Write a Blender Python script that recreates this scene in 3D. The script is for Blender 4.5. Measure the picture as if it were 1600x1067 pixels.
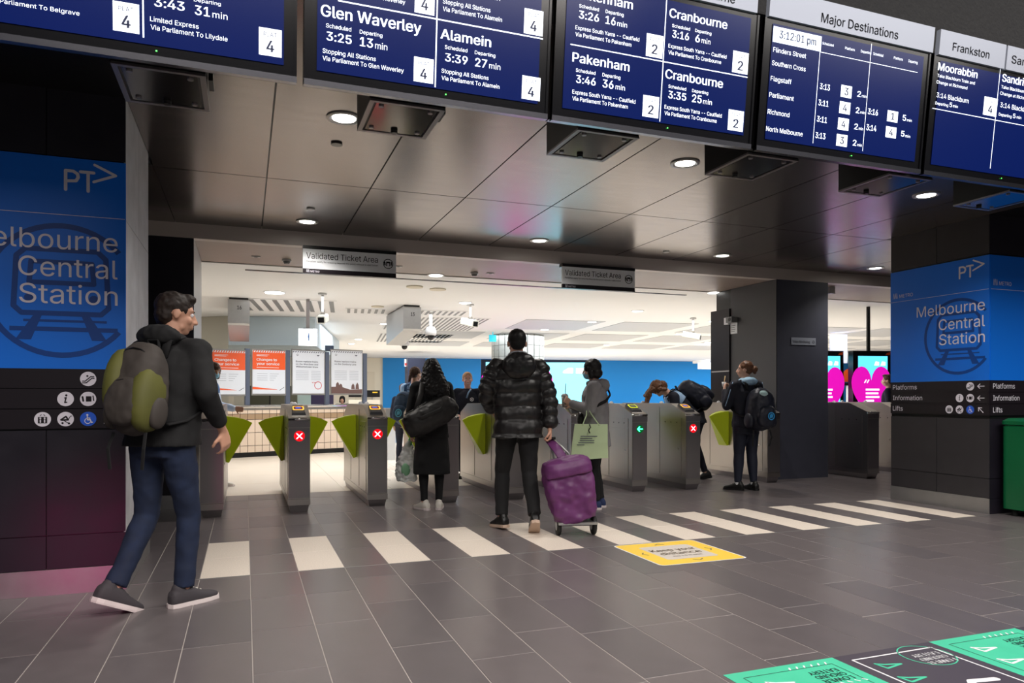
import bpy, bmesh, math, random, os
import numpy as np
from mathutils.geometry import delaunay_2d_cdt
from mathutils import Vector, Matrix, Euler
from math import sin, cos, pi, radians, atan, atan2, sqrt
random.seed(7)
for o in list(bpy.data.objects): bpy.data.objects.remove(o)
SC = bpy.context.scene
COL = SC.collection
# ---------------------------------------------------------------- camera
FPX, EYE, HX, HY = 1124.0, 1.2, 800.0, 620.0
YAW = atan(417/1124)
FW = Vector((sin(YAW), cos(YAW), 0)); RT = Vector((cos(YAW), -sin(YAW), 0))
cam = bpy.data.cameras.new('camera'); cam_ob = bpy.data.objects.new('camera', cam); COL.objects.link(cam_ob)
cam.sensor_width = 36; cam.lens = FPX/1600*36; cam.shift_y = (HY-533.5)/1600; cam.clip_end = 200; cam.clip_start = .05
cam_ob.location = (0, 0, EYE); cam_ob.rotation_euler = (pi/2, 0, -YAW)
SC.camera = cam_ob
# ---------------------------------------------------------------- world, exposure
w = bpy.data.worlds.new('world'); SC.world = w; w.use_nodes = True
w.node_tree.nodes['Background'].inputs[0].default_value = (.5, .52, .6, 1)
w.node_tree.nodes['Background'].inputs[1].default_value = .10
vs = SC.view_settings; vs.view_transform = 'Standard'; vs.look = 'None'; vs.gamma = 1; vs.exposure = 0.35; vs.use_curve_mapping = False
SC.cycles.max_bounces = 8
# ---------------------------------------------------------------- lamps
def lamp(kind, name, loc, power, color=(1,1,1), rot=(0,0,0), size=.1, size_y=None, spot=None, blend=.6, hide=True):
    l = bpy.data.lights.new(name, kind); l.energy = power; l.color = color
    if kind == 'AREA':
        l.size = size
        if size_y: l.shape = 'RECTANGLE'; l.size_y = size_y
    else: l.shadow_soft_size = size
    if spot: l.spot_size = radians(spot); l.spot_blend = blend
    o = bpy.data.objects.new(name, l); COL.objects.link(o); o.location = loc; o.rotation_euler = rot
    return o
WARM = (1, .95, .89)
# downlights of the dark lobby ceiling
DOWN = [(.62, 4.9), (3.29, 4.9), (5.9, 4.9), (.62, 7.93), (3.29, 7.93), (5.9, 7.93), (8.55, 7.93)]
for x, y in DOWN:
    lamp('SPOT', 'lobby_spot', (x, y, 3.04), 66, WARM, size=.05, spot=136, blend=.9)
# unseen lamps, assumed on the high ceiling of the open concourse behind the camera
lamp('AREA', 'assumed_concourse_light', (1.2, -1.5, 5.6), 640, (1, .93, .88), (radians(8), 0, 0), 7, 4)
lamp('AREA', 'assumed_concourse_light', (8.0, -.5, 5.6), 290, (1, .95, .9), (radians(8), 0, 0), 5, 4)
# paid hall: unseen fill lamps added under its white ceiling to brighten it
for (x, y, p) in ((2.2, 12.6, 165), (8.6, 12.6, 165), (14, 13.5, 130), (1.5, 18.5, 165), (8.5, 18.5, 220), (16, 19, 210), (4, 25, 250), (12, 26, 280), (21, 25.5, 280), (-4.5, 14, 90)):
    o = lamp('AREA', 'hall_fill', (x, y, 2.86), p, (1, .985, .97), (0, 0, 0), 4.5, 3.2); o.data.color = (.96, .985, 1); o.visible_camera = False; o.visible_glossy = False
# added unseen pink spotlight, standing in for an assumed advertising screen behind the camera
lamp('SPOT', 'added_pink_spot', (-1.55, .9, .22), 60, (1, .06, .36), (radians(89), 0, radians(-9)), size=.3, spot=17, blend=1.0)
# ---------------------------------------------------------------- helpers: materials
def lin(c):
    return tuple(((v/255)/12.92 if v/255 <= .04045 else (((v/255)+.055)/1.055)**2.4) for v in c)
MATS = {}
def mat(name, rgb, rough=.5, metal=0, noise=0, nscale=8, bump=0, bscale=40, emit=0, spec=.5, stretch=None, alpha=1, trans=0, coat=0, sheen=0, rv=.04):
    if name in MATS: return MATS[name]
    m = bpy.data.materials.new(name); m.use_nodes = True; nt = m.node_tree; b = nt.nodes['Principled BSDF']
    c = lin(rgb) + (1,)
    b.inputs['Base Color'].default_value = c; b.inputs['Roughness'].default_value = rough; b.inputs['Metallic'].default_value = metal
    b.inputs['Specular IOR Level'].default_value = spec; b.inputs['Coat Weight'].default_value = coat
    b.inputs['Alpha'].default_value = alpha; b.inputs['Transmission Weight'].default_value = trans; b.inputs['Sheen Weight'].default_value = sheen
    tc = nt.nodes.new('ShaderNodeTexCoord'); mp = nt.nodes.new('ShaderNodeMapping'); nt.links.new(tc.outputs['Object'], mp.inputs[0])
    if stretch: mp.inputs['Scale'].default_value = stretch
    if emit:
        b.inputs['Emission Color'].default_value = c; b.inputs['Emission Strength'].default_value = emit
    if noise:
        n = nt.nodes.new('ShaderNodeTexNoise'); n.inputs['Scale'].default_value = nscale; n.inputs['Detail'].default_value = 6; nt.links.new(mp.outputs[0], n.inputs[0])
        r = nt.nodes.new('ShaderNodeMapRange'); r.inputs[1].default_value = .3; r.inputs[2].default_value = .7; r.inputs[3].default_value = 1-noise; r.inputs[4].default_value = 1+noise
        nt.links.new(n.outputs[0], r.inputs[0])
        mx = nt.nodes.new('ShaderNodeVectorMath'); mx.operation = 'SCALE'; mx.inputs[0].default_value = c[:3]; nt.links.new(r.outputs[0], mx.inputs[3])
        nt.links.new(mx.outputs[0], b.inputs['Base Color'])
        r2 = nt.nodes.new('ShaderNodeMapRange'); r2.inputs[1].default_value = .3; r2.inputs[2].default_value = .7; r2.inputs[3].default_value = max(0, rough-rv); r2.inputs[4].default_value = min(1, rough+rv)
        nt.links.new(n.outputs[0], r2.inputs[0]); nt.links.new(r2.outputs[0], b.inputs['Roughness'])
    if bump:
        n = nt.nodes.new('ShaderNodeTexNoise'); n.inputs['Scale'].default_value = bscale; n.inputs['Detail'].default_value = 4; nt.links.new(mp.outputs[0], n.inputs[0])
        bp = nt.nodes.new('ShaderNodeBump'); bp.inputs['Strength'].default_value = bump; bp.inputs['Distance'].default_value = .01; nt.links.new(n.outputs[0], bp.inputs['Height']); nt.links.new(bp.outputs[0], b.inputs['Normal'])
    MATS[name] = m; return m
FLOOR = mat('dark stone tile', (102, 95, 96), .29, noise=.07, nscale=7, bump=.02, bscale=120, rv=.015)
FLOOR2 = mat('dark stone tile two', (94, 88, 90), .31, noise=.07, nscale=7, bump=.02, bscale=120, rv=.015)
GROUT = mat('pale grout', (172, 164, 158), .8)
TERR = mat('white terrazzo', (222, 210, 196), .5, noise=.13, nscale=110, bump=.05)
PALE = mat('pale hall floor', (226, 214, 198), .3, noise=.07, nscale=1.2, stretch=(1, .25, 1))
CEILP = mat('bronze ceiling panel', (128, 120, 118), .24, .8, noise=.03, nscale=14, stretch=(.2, 1, 1), rv=.02)
BLACKP = mat('black cladding', (30, 27, 36), .38, noise=.1, nscale=6)
BLACKC = mat('black ceiling', (16, 15, 18), .35, noise=.2, nscale=60)
VOID = mat('rough black soffit', (14, 14, 17), .8, noise=.4, nscale=40, bump=.6, bscale=60)
BRONZE = mat('bronze metal soffit', (146, 130, 122), .42, .1, noise=.05, nscale=2)
CONC = mat('grey concrete', (190, 190, 194), .6, noise=.12, nscale=6, bump=.1)
SLATE = mat('slate panel', (72, 74, 88), .5, noise=.06, nscale=8)
WHITEC = mat('white ceiling', (238, 238, 238), .7)
PERF = mat('perforated ceiling grey', (196, 198, 202), .7)
BLUEW = mat('blue wall', (22, 132, 208), .55)
CREAM = mat('cream wall', (226, 219, 204), .6)
PALEB = mat('pale blue bulkhead', (196, 212, 222), .5)
STEEL = mat('brushed steel', (176, 171, 166), .30, 1)
STEEL2 = mat('dark brushed steel', (150, 145, 146), .34, .9)
STEELM = mat('matt steel', (176, 176, 176), .42, .9, noise=.05, nscale=10)
CHROME = mat('chrome', (215, 215, 215), .12, 1)
DARKM = mat('dark metal', (58, 56, 58), .28, 1)
BLKPL = mat('black plastic', (16, 16, 18), .3)
BEZEL = mat('screen bezel', (10, 10, 13), .18)
LIME = mat('lime flap', (186, 204, 8), .38)
GREYP = mat('grey plastic', (120, 122, 122), .45)
LGREY = mat('light grey plastic', (200, 200, 200), .4)
RUBB = mat('black rubber', (20, 20, 20), .7)
TILEB = mat('beige wall tile', (226, 204, 182), .3)
TILEBR = mat('brown wall tile', (170, 142, 112), .35)
WHITE = mat('white print', (235, 235, 238), .5)
BLACKT = mat('black print', (14, 14, 16), .9, spec=.05)
HEADR = mat('silver header', (164, 170, 184), .45, .2)
NAVY = mat('screen navy', (1, 14, 62), .2, emit=.9)
b_ = NAVY.node_tree.nodes['Principled BSDF']; b_.inputs['Base Color'].default_value = (.002, .004, .012, 1); b_.inputs['Specular IOR Level'].default_value = .25; b_.inputs['Emission Color'].default_value = lin((2, 26, 100))+(1,); b_.inputs['Emission Strength'].default_value = .6
TRIMM = mat('screen trim metal', (118, 118, 124), .25, 1)
TXT = mat('screen white', (236, 243, 255), .4, emit=1.0)
NAVT = mat('screen dark digits', (8, 24, 60), .4, emit=.3)
CLOCK = mat('screen clock white', (215, 228, 250), .4, emit=1.1)
LAMPW = mat('lamp lens', (255, 250, 240), .4, emit=14)
LAMPD = mat('hall lamp lens', (255, 255, 250), .4, emit=5)
SIGNB = mat('sign blue', (0, 112, 226), .42)
SIGND = mat('sign dark blue', (0, 62, 140), .42)
SIGNK = mat('sign black', (26, 20, 26), .35)
SIGNW = mat('sign lettering', (226, 222, 232), .45)
SIGNI = mat('access blue', (34, 92, 210), .45)
GREEN = mat('green bin', (0, 92, 52), .35, noise=.1, nscale=3)
YEL = mat('yellow vinyl', (246, 206, 66), .45)
TEAL = mat('teal vinyl', (72, 198, 158), .45, noise=.04, nscale=6)
DVIN = mat('dark vinyl', (70, 64, 74), .45)
DLINE = mat('dark line vinyl', (40, 60, 60), .5)
# ---------------------------------------------------------------- helpers: meshes
class MB:
    def __init__(s): s.v = []; s.f = []
    def add(s, vs_, fs_):
        k = len(s.v); s.v += [tuple(v) for v in vs_]; s.f += [tuple(i+k for i in f) for f in fs_]; return s
    def box(s, x0, x1, y0, y1, z0, z1):
        return s.add([(x0,y0,z0),(x1,y0,z0),(x1,y1,z0),(x0,y1,z0),(x0,y0,z1),(x1,y0,z1),(x1,y1,z1),(x0,y1,z1)],
                     [(0,3,2,1),(4,5,6,7),(0,1,5,4),(1,2,6,5),(2,3,7,6),(3,0,4,7)])
    def bbox(s, x0, x1, y0, y1, z0, z1, b=.004):
        # box with its top edges chamfered
        return s.loftp([[(x0,y0,z0),(x1,y0,z0),(x1,y1,z0),(x0,y1,z0)], [(x0,y0,z1-b),(x1,y0,z1-b),(x1,y1,z1-b),(x0,y1,z1-b)], [(x0+b,y0+b,z1),(x1-b,y0+b,z1),(x1-b,y1-b,z1),(x0+b,y1-b,z1)]])
    def loftp(s, rings, cap=True, closed=True):
        n = len(rings[0]); vs_ = [p for r in rings for p in r]; fs_ = []
        for i in range(len(rings)-1):
            for j in range(n if closed else n-1):
                a = i*n+j; b = i*n+(j+1) % n; fs_.append((a, b, b+n, a+n))
        if cap: fs_.append(tuple(range(n-1, -1, -1))); fs_.append(tuple(range((len(rings)-1)*n, len(rings)*n)))
        return s.add(vs_, fs_)
    def prism(s, poly, d):
        d = Vector(d); return s.loftp([[Vector(p) for p in poly], [Vector(p)+d for p in poly]])
    def ring(s, c, ax, ux, rx, ry, n=16, e=2):
        ax = Vector(ax).normalized(); ux = Vector(ux); ux = (ux-ax*ux.dot(ax)).normalized(); uy = ax.cross(ux); c = Vector(c); o = []
        for k in range(n):
            t = 2*pi*k/n; ct, st = cos(t), sin(t); q = 2/e
            o.append(c+ux*rx*math.copysign(abs(ct)**q, ct)+uy*ry*math.copysign(abs(st)**q, st))
        return o
    def cyl(s, c, ax, r, h, n=20, r2=None):
        ax = Vector(ax).normalized(); u = Vector((0,0,1)) if abs(ax.z) < .9 else Vector((1,0,0)); c = Vector(c)
        return s.loftp([s.ring(c, ax, u, r, r, n), s.ring(c+ax*h, ax, u, r2 if r2 is not None else r, r2 if r2 is not None else r, n)])
    def tube(s, pts, r, n=8):
        pts = [Vector(p) for p in pts]; rings = []
        u = Vector((.3, .5, .8))
        for i, p in enumerate(pts):
            d = (pts[min(i+1, len(pts)-1)]-pts[max(i-1, 0)]).normalized()
            rr = r[i] if isinstance(r, (list, tuple)) else r
            rings.append(s.ring(p, d, u, rr, rr, n))
        return s.loftp(rings)
    def strap(s, pts, w, t, side):
        pts = [Vector(p) for p in pts]; rings = []; side = Vector(side).normalized()
        for i, p in enumerate(pts):
            d = (pts[min(i+1, len(pts)-1)]-pts[max(i-1, 0)]).normalized()
            rings.append(s.ring(p, d, side, w/2, t/2, 8, 4))
        return s.loftp(rings)
    def capsule(s, a, ra, b, rb, n=12, flat=1, ux=None):
        a = Vector(a); b = Vector(b); d = b-a
        if d.length < 1e-6: d = Vector((0,0,1e-4)); b = a+d
        dn = d.normalized(); u = Vector(ux) if ux is not None else (Vector((1,0,0)) if abs(dn.x) < .9 else Vector((0,1,0))); R = []
        for t in (-.98, -.7, -.35): R.append(s.ring(a+dn*ra*t, dn, u, ra*sqrt(1-t*t), ra*flat*sqrt(1-t*t), n))
        R.append(s.ring(a, dn, u, ra, ra*flat, n)); R.append(s.ring(b, dn, u, rb, rb*flat, n))
        for t in (.35, .7, .98): R.append(s.ring(b+dn*rb*t, dn, u, rb*sqrt(1-t*t), rb*flat*sqrt(1-t*t), n))
        return s.loftp(R)
    def ell(s, c, r, rot=None, n=14, m=9, e=2):
        c = Vector(c); R = []; M = rot if rot is not None else Matrix.Identity(3)
        for i in range(m):
            t = -pi/2+pi*(i+.35)/(m-.3); z = sin(t)*r[2]; k = max(cos(t), .02)
            ring = []
            for j in range(n):
                a = 2*pi*j/n; ca, sa = cos(a), sin(a); q = 2/e
                ring.append(c+M@Vector((math.copysign(abs(ca)**q, ca)*r[0]*k**(q), math.copysign(abs(sa)**q, sa)*r[1]*k**(q), z)))
            R.append(ring)
        return s.loftp(R)
    def xf(s, M):
        s.v = [tuple(M@Vector(v)) for v in s.v]; return s
    def mesh(s, name='mesh', m=None, smooth=False, off=None):
        me = bpy.data.meshes.new(name); vs_ = s.v if off is None else [(v[0]-off[0], v[1]-off[1], v[2]-off[2]) for v in s.v]
        me.from_pydata(vs_, [], s.f)
        if m: me.materials.append(m)
        if smooth: me.polygons.foreach_set('use_smooth', [True]*len(me.polygons))
        me.update(); return me
def fixn(me):
    bm = bmesh.new(); bm.from_mesh(me); bmesh.ops.recalc_face_normals(bm, faces=bm.faces); bm.to_mesh(me); bm.free(); return me
def ploc(p):
    v = Vector((0,0,0))
    while p is not None: v = v+p.location; p = p.parent
    return v
def link(name, me, parent=None, loc=None):
    o = bpy.data.objects.new(name, me); COL.objects.link(o)
    if parent is not None: o.parent = parent
    if loc is not None: o.location = loc
    return o
def part(name, mb, m, parent, smooth=False, local=False, kind=None):
    me = mb.mesh(name, m, smooth, None if local else ploc(parent)); fixn(me)
    o = link(name, me, parent)
    if kind: o['kind'] = kind
    return o
def root(name, label, cat, loc=(0,0,0), rz=0, group=None):
    o = bpy.data.objects.new(name, None); COL.objects.link(o); o.empty_display_size = .1; o.location = loc; o.rotation_euler = (0,0,rz); o['label'] = label; o['category'] = cat
    if group: o['group'] = group
    return o
def solo(name, mb, m, label, cat, loc=(0,0,0), smooth=False, group=None):
    me = mb.mesh(name, m, smooth, loc); fixn(me); o = link(name, me, None, loc); o['label'] = label; o['category'] = cat
    if group: o['group'] = group
    return o
def struct(name, mb, m, smooth=False, loc=(0,0,0)):
    me = mb.mesh(name, m, smooth, loc); fixn(me); o = link(name, me, None, loc); o['kind'] = 'structure'; return o
# pixel of the photograph -> point on a real plane
def ray(px, py):
    return FW+RT*((px-HX)/FPX)+Vector((0,0,(HY-py)/FPX))
class Plane:
    def __init__(s, o, r, u):
        s.o = Vector(o); s.r = Vector(r).normalized(); s.u = Vector(u).normalized(); s.n = s.r.cross(s.u)
    def hit(s, px, py):
        d = ray(px, py); C0 = Vector((0,0,EYE)); t = (s.o-C0).dot(s.n)/d.dot(s.n); p = C0+d*t-s.o
        return p.dot(s.r), p.dot(s.u)
    def P(s, u, v, e=0): return s.o+s.r*u+s.u*v+s.n*e
    def rect(s, mb, u0, u1, v0, v1, e=.001, th=0):
        q = [s.P(u0,v0,e), s.P(u1,v0,e), s.P(u1,v1,e), s.P(u0,v1,e)]
        if th: return mb.prism(q, s.n*th)
        return mb.add(q, [(0,1,2,3)])
    def poly(s, mb, pts, e=.001): return mb.add([s.P(a,b,e) for a,b in pts], [tuple(range(len(pts)))])
    def disc(s, mb, u, v, r, e=.001, n=28, r2=None):
        if r2 is None: return s.poly(mb, [(u+r*cos(2*pi*k/n), v+r*sin(2*pi*k/n)) for k in range(n)], e)
        A = [s.P(u+r*cos(2*pi*k/n), v+r*sin(2*pi*k/n), e) for k in range(n)]; B = [s.P(u+r2*cos(2*pi*k/n), v+r2*sin(2*pi*k/n), e) for k in range(n)]
        return mb.add(A+B, [(k, (k+1) % n, n+(k+1) % n, n+k) for k in range(n)])
    def stroke(s, mb, pts, w, e=.001, caps=True):
        e0 = e
        for k_, (a, b) in enumerate(zip(pts[:-1], pts[1:])):
            e = e0+.00003*(k_ % 3); d = Vector((b[0]-a[0], b[1]-a[1])); L = d.length or 1e-6; nx, ny = -d.y/L*w/2, d.x/L*w/2
            s.poly(mb, [(a[0]-nx, a[1]-ny), (b[0]-nx, b[1]-ny), (b[0]+nx, b[1]+ny), (a[0]+nx, a[1]+ny)], e)
        if caps:
            for k_, p in enumerate(pts[:-1] if pts[0] == pts[-1] else pts): s.disc(mb, p[0], p[1], w/2, e+.0001+.00003*(k_ % 5), 12)
FONT = None
try:
    fp = os.path.join(bpy.utils.resource_path('LOCAL'), 'datafiles', 'fonts', 'Inter.woff2')
    if os.path.exists(fp): FONT = bpy.data.fonts.load(fp)
except Exception: FONT = None
TCACHE = {}; CAPH = None
def glyphs(s, bold):
    k = (s, bold)
    global CAPH
    if CAPH is None and s != 'H': CAPH = 1; g_ = glyphs('H', 0); CAPH = max(v[1] for v in g_[0])
    if k in TCACHE: return TCACHE[k]
    c = bpy.data.curves.new('t', 'FONT'); c.body = s; c.size = 1/.727; c.resolution_u = 3; c.fill_mode = 'NONE'
    if FONT: c.font = FONT
    o = bpy.data.objects.new('t', c); COL.objects.link(o)
    me = bpy.data.meshes.new_from_object(o.evaluated_get(bpy.context.evaluated_depsgraph_get()))
    V = [Vector((v.co.x, v.co.y)) for v in me.vertices]; E_ = [tuple(e.vertices) for e in me.edges]
    bpy.data.objects.remove(o); bpy.data.curves.remove(c); bpy.data.meshes.remove(me)
    # walk the outlines so that every edge runs along its contour, then keep the triangles with a non-zero winding number
    nb = {}
    for i, j in E_: nb.setdefault(i, []).append(j); nb.setdefault(j, []).append(i)
    seen = set(); loops = []
    for st in sorted(nb):
        if st in seen: continue
        loop = [st]; seen.add(st); cur = max(nb[st]) if abs(max(nb[st])-st) != 1 and min(nb[st]) == st+1 else min(nb[st], key=lambda q: abs(q-st-1)); prev = st
        while cur != st and cur not in seen:
            loop.append(cur); seen.add(cur); nx = [q for q in nb[cur] if q != prev]
            prev, cur = cur, (nx[0] if nx else st)
        loops.append(loop)
    # group overlapping outlines letter by letter
    bx = sorted(((min(V[i].x for i in l), max(V[i].x for i in l), l) for l in loops), key=lambda q: q[0]); groups = []
    for q in bx:
        if groups and q[0] <= groups[-1][1]: groups[-1][2].append(q[2]); groups[-1][1] = max(groups[-1][1], q[1])
        else: groups.append([q[0], q[1], [q[2]]])
    vs_ = []; fs_ = []
    for _, _, ls in groups:
        pts = []; ed = []; A = []; B = []
        for l in ls:
            k0 = len(pts); pts += [V[i] for i in l]; ed += [(k0+j, k0+(j+1) % len(l)) for j in range(len(l))]
        r_ = delaunay_2d_cdt(pts, ed, [], 0, 1e-6); vo, fo = r_[0], r_[2]
        ax = np.array([pts[i][:] for i, j in ed]); bx_ = np.array([pts[j][:] for i, j in ed])
        cen = np.array([[sum(vo[i][q] for i in f)/len(f) for q in (0, 1)] for f in fo])
        if not len(cen): continue
        px_, py_ = cen[:, 0][:, None], cen[:, 1][:, None]
        up = (ax[:, 1][None] <= py_) & (bx_[:, 1][None] > py_); dn = (ax[:, 1][None] > py_) & (bx_[:, 1][None] <= py_)
        cr = (bx_[:, 0]-ax[:, 0])[None]*(py_-ax[:, 1][None])-(px_-ax[:, 0][None])*(bx_[:, 1]-ax[:, 1])[None]
        wn = (up & (cr > 0)).sum(1)-(dn & (cr < 0)).sum(1)
        k0 = len(vs_); vs_ += [(v[0], v[1], 0) for v in vo]; fs_ += [tuple(i+k0 for i in f) for f, w__ in zip(fo, wn) if w__ != 0]
    if bold > .007:
        w_ = .008+bold*1.0; n_ = len(vs_); A = [(v[0]-w_, v[1], v[2]) for v in vs_]; B = [(v[0]+w_, v[1]+w_*.3, v[2]+.0004) for v in vs_]; vs_ = A+B; fs_ = fs_+[tuple(i+n_ for i in f) for f in fs_]
    x0 = min(v[0] for v in vs_); x1 = max(v[0] for v in vs_)
    q_ = CAPH or 1; vs_ = [(v[0], v[1]/q_, v[2]) for v in vs_]
    TCACHE[k] = (vs_, fs_, x0, x1); return TCACHE[k]
def text(mb, pl, s, u, v, cap, width=None, bold=.02, e=.002, align='l', flip=False):
    vs_, fs_, x0, x1 = glyphs(s, bold); sx = cap if width is None else width/(x1-x0); W = (x1-x0)*sx
    a = u if align == 'l' else (u-W if align == 'r' else u-W/2)
    if flip: pts = [pl.P(a+W-(q[0]-x0)*sx, v-q[1]*cap, e) for q in vs_]
    else: pts = [pl.P(a+(q[0]-x0)*sx, v+q[1]*cap, e) for q in vs_]
    return mb.add(pts, fs_)
def tpx(mb, pl, s, x0, y0, x1, y1, cap, bold=.02, e=.002):
    a = pl.hit(x0, y0); b = pl.hit(x1, y1); c = pl.hit(x0, y0-cap)
    text(mb, pl, s, a[0], (a[1]+b[1])/2, c[1]-a[1], b[0]-a[0], bold, e)
def organic(name, mb, m, parent, voxel=.008, smooth=3, disp=0, dscale=.06, local=False):
    me = mb.mesh('src', None, False, None if local else ploc(parent)); fixn(me)
    o = bpy.data.objects.new('src', me); COL.objects.link(o)
    r = o.modifiers.new('r', 'REMESH'); r.mode = 'VOXEL'; r.voxel_size = voxel
    if smooth: s_ = o.modifiers.new('s', 'SMOOTH'); s_.factor = .5; s_.iterations = smooth
    if disp:
        t = bpy.data.textures.new('folds', 'CLOUDS'); t.noise_scale = dscale; t.noise_depth = 1
        d = o.modifiers.new('d', 'DISPLACE'); d.texture = t; d.strength = disp; d.mid_level = .5
    dg = bpy.context.evaluated_depsgraph_get(); dg.update()
    res = bpy.data.meshes.new_from_object(o.evaluated_get(dg)); bpy.data.objects.remove(o); res.name = name
    res.materials.clear(); res.materials.append(m); res.polygons.foreach_set('use_smooth', [True]*len(res.polygons))
    return link(name, res, parent)
# ================================================================ SETTING
ZC, ZB, YB, YS = 3.065, 2.907, 8.45, 9.88
# ---- dark floor with tiles
fl = struct('floor', MB().box(-6, 13, -3.5, 9.35, -.05, -.0016), GROUT)
TW, TL = .3125, .6175
def decal_at(x, y): return False
tiles = []
for i in range(-19, 42):
    x0 = .032+i*TW
    ys = [5.155+TL*k for k in range(0, 7)]
    segs = [(ys[k], ys[k+1]) for k in range(6)]
    segs.append((ys[6], 9.35))
    y = 5.155; 
    y -= random.choice((.33, .62, .62, .9)); segs.append((y, 5.155))
    while y > -3.4:
        L = random.choice((.62, .62, .62, .78, 1.24)); segs.append((y-L, y)); y -= L
    for (a, b) in segs:
        stripe = (5.1 < a < 6.2 and b < 6.5 and i % 2 != 0 and -2 <= i <= 21)
        tiles.append((x0, a, b, stripe))
def inview(x, y):
    d = x*FW.x+y*FW.y
    if d < .3: return False
    px = HX+FPX*(x*RT.x+y*RT.y)/d; py = HY+FPX*EYE/d
    return -60 < px < 1660 and py < 1150
vis = [t for t in tiles if inview(t[0]+TW/2, (t[1]+t[2])/2) and not (t[0] < -1.0 and t[2] > 5.2)]
vis.sort(key=lambda t: (t[0]+.15)**2+((t[1]+t[2])/2)**2)
near = set(id(t) for t in vis[:278]) | set(id(t) for t in tiles if t[3])
g = .0018
stuffA = MB(); tc_ = {}
for t in tiles:
    x0, a, b, stripe = t
    if id(t) in near:
        L = round(b-a, 3); m = TERR if stripe else random.choice((FLOOR, FLOOR, FLOOR2)); key = (L, m.name)
        if key not in tc_: tc_[key] = fixn(MB().bbox(g, TW-g, g, L-g, -.006, 0, .0015).mesh('tile', m))
        o = link('tile', tc_[key], fl, (x0, a, random.uniform(-.0006, .0003)))
    else: stuffA.bbox(x0+g, x0+TW-g, a+g, b-g, -.006, 0, .0015)
part('tile_field', stuffA, FLOOR, fl, kind='stuff')
tr = struct('trim_1', MB().box(-3, 12, 5.147, 5.158, -.006, .0012), STEELM)
# pale hall floor
hf = struct('floor_hall', MB().box(-14, 34, 9.35, 36, -.05, -.004), PALE)
m_ = MB()
for i in range(-20, 50):
    for k in range(0, 22):
        m_.box(i*.6+.003, i*.6+.597, 9.355+k*1.2, 9.355+k*1.2+1.194, -.004, 0)
part('pale_tile_field', m_, PALE, hf, kind='stuff')
# ---- lobby ceiling: bronze panels
ce = struct('ceiling', MB().box(-6, 13, 3.34, YB, ZC+.03, ZC+.12), BLACKC)
g = .006; xs = [-.70, .172]+[.172+.88*k for k in range(1, 8)]+[7.14]
xs = sorted(set(round(x, 3) for x in xs if x <= 7.14))
for a, b in zip(xs[:-1], xs[1:]):
    for (y0, y1) in ((3.34, 6.47), (6.47, YB)):
        part('panel', MB().box(a+g, b-g, y0+g, y1-g, ZC, ZC+.03), CEILP, ce)
for (a, b) in ((-3.4, -2.3), (-2.3, -.70)):
    part('black_panel', MB().box(a+g, b-g, 3.34, 6.4, ZC-.002, ZC+.03), BLACKC, ce)
part('black_panel', MB().box(-3.4, -.7, 6.42, YB, ZC, ZC+.03), CEILP, ce)
for k in range(4):
    a = 7.14+k*1.2
    part('panel', MB().box(a+g, a+1.2-g, 6.47+g, YB-g, ZC, ZC+.03), CEILP, ce)
    part('black_panel', MB().box(a+g, a+1.2-g, 3.34, 6.47-g, ZC-.002, ZC+.03), BLACKC, ce)
# fascia above the screens
struct('wall_fascia', MB().box(-6, 13, 3.36, 3.46, ZC+.12, 6.2), VOID)
struct('ceiling_void', MB().box(-6, 13, 1.4, 3.5, 6.2, 6.3), VOID)
for k in range(7):
    struct('trim_2', MB().box(-5.5+k*2.6, -5.42+k*2.6, 1.6, 3.2, 5.6, 5.75), VOID)
# ---- bulkhead beam and soffit
bm_ = struct('trim_3', MB().box(-3.4, 13, YB, YB+.12, ZB, ZC+.1), mat('beam cladding', (196, 186, 180), .45))
sf = struct('ceiling_soffit', MB().box(-3.4, 13, YB+.12, YS, ZB+.004, ZB+.1), BRONZE)
# hall ceiling
hc = struct('ceiling_hall', MB().box(-14, 34, YS, 36, ZB+.006, ZB+.3), WHITEC)
part('slot_recess', MB().box(0, 6.95, 10.3, 10.36, ZB-.003, ZB+.008), BLKPL, hc)
part('edge_trim', MB().box(-3.4, 13, YS-.02, YS+.02, ZB-.006, ZB+.02), LGREY, hc)
# rotated grid of the hall ceiling and its back wall
A2 = YAW-radians(13.05)
B2 = Vector((sin(A2), cos(A2), 0)); R2 = Vector((cos(A2), -sin(A2), 0))
def q2(a, b, z): return R2*a+B2*b+Vector((0,0,z))
def box2(mb, a0, a1, b0, b1, z0, z1):
    return mb.loftp([[q2(a0,b0,z0), q2(a1,b0,z0), q2(a1,b1,z0), q2(a0,b1,z0)], [q2(a0,b0,z1), q2(a1,b0,z1), q2(a1,b1,z1), q2(a0,b1,z1)]])
for row, (b0, b1) in enumerate(((15.4, 17.6), (18.6, 20.8), (22.0, 24.0))):
    for k in range(9):
        a0 = 1.6+k*2.3+row*.15
        if row == 0 and k in (0,): continue
        part('perforated_panel', box2(MB(), a0, a0+1.85, b0, b1, ZB-.004, ZB+.01), PERF, hc)
# slatted return-air grilles
def grille(name, a0, a1, b0, b1, n, skew=0):
    o = part('grille_panel', box2(MB(), a0, a1, b0, b1, ZB-.004, ZB+.01), WHITEC, hc)
    for k in range(n):
        a = a0+(a1-a0)*(k+.3)/n
        part('slot', box2(MB(), a, a+(a1-a0)*.42/n, b0+.06, b1-.06, ZB-.008, ZB-.003), GREYP, o)
grille('g', .9, 3.1, 15.4, 18.4, 22)
grille('g', .9, 2.9, 19.6, 22.6, 18)
grille('g', -1.9, -.15, 13.2, 15.0, 9)
grille('g', .0, .8, 14.2, 15.0, 6)
grille('g', .95, 2.4, 14.2, 15.0, 12)
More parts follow.
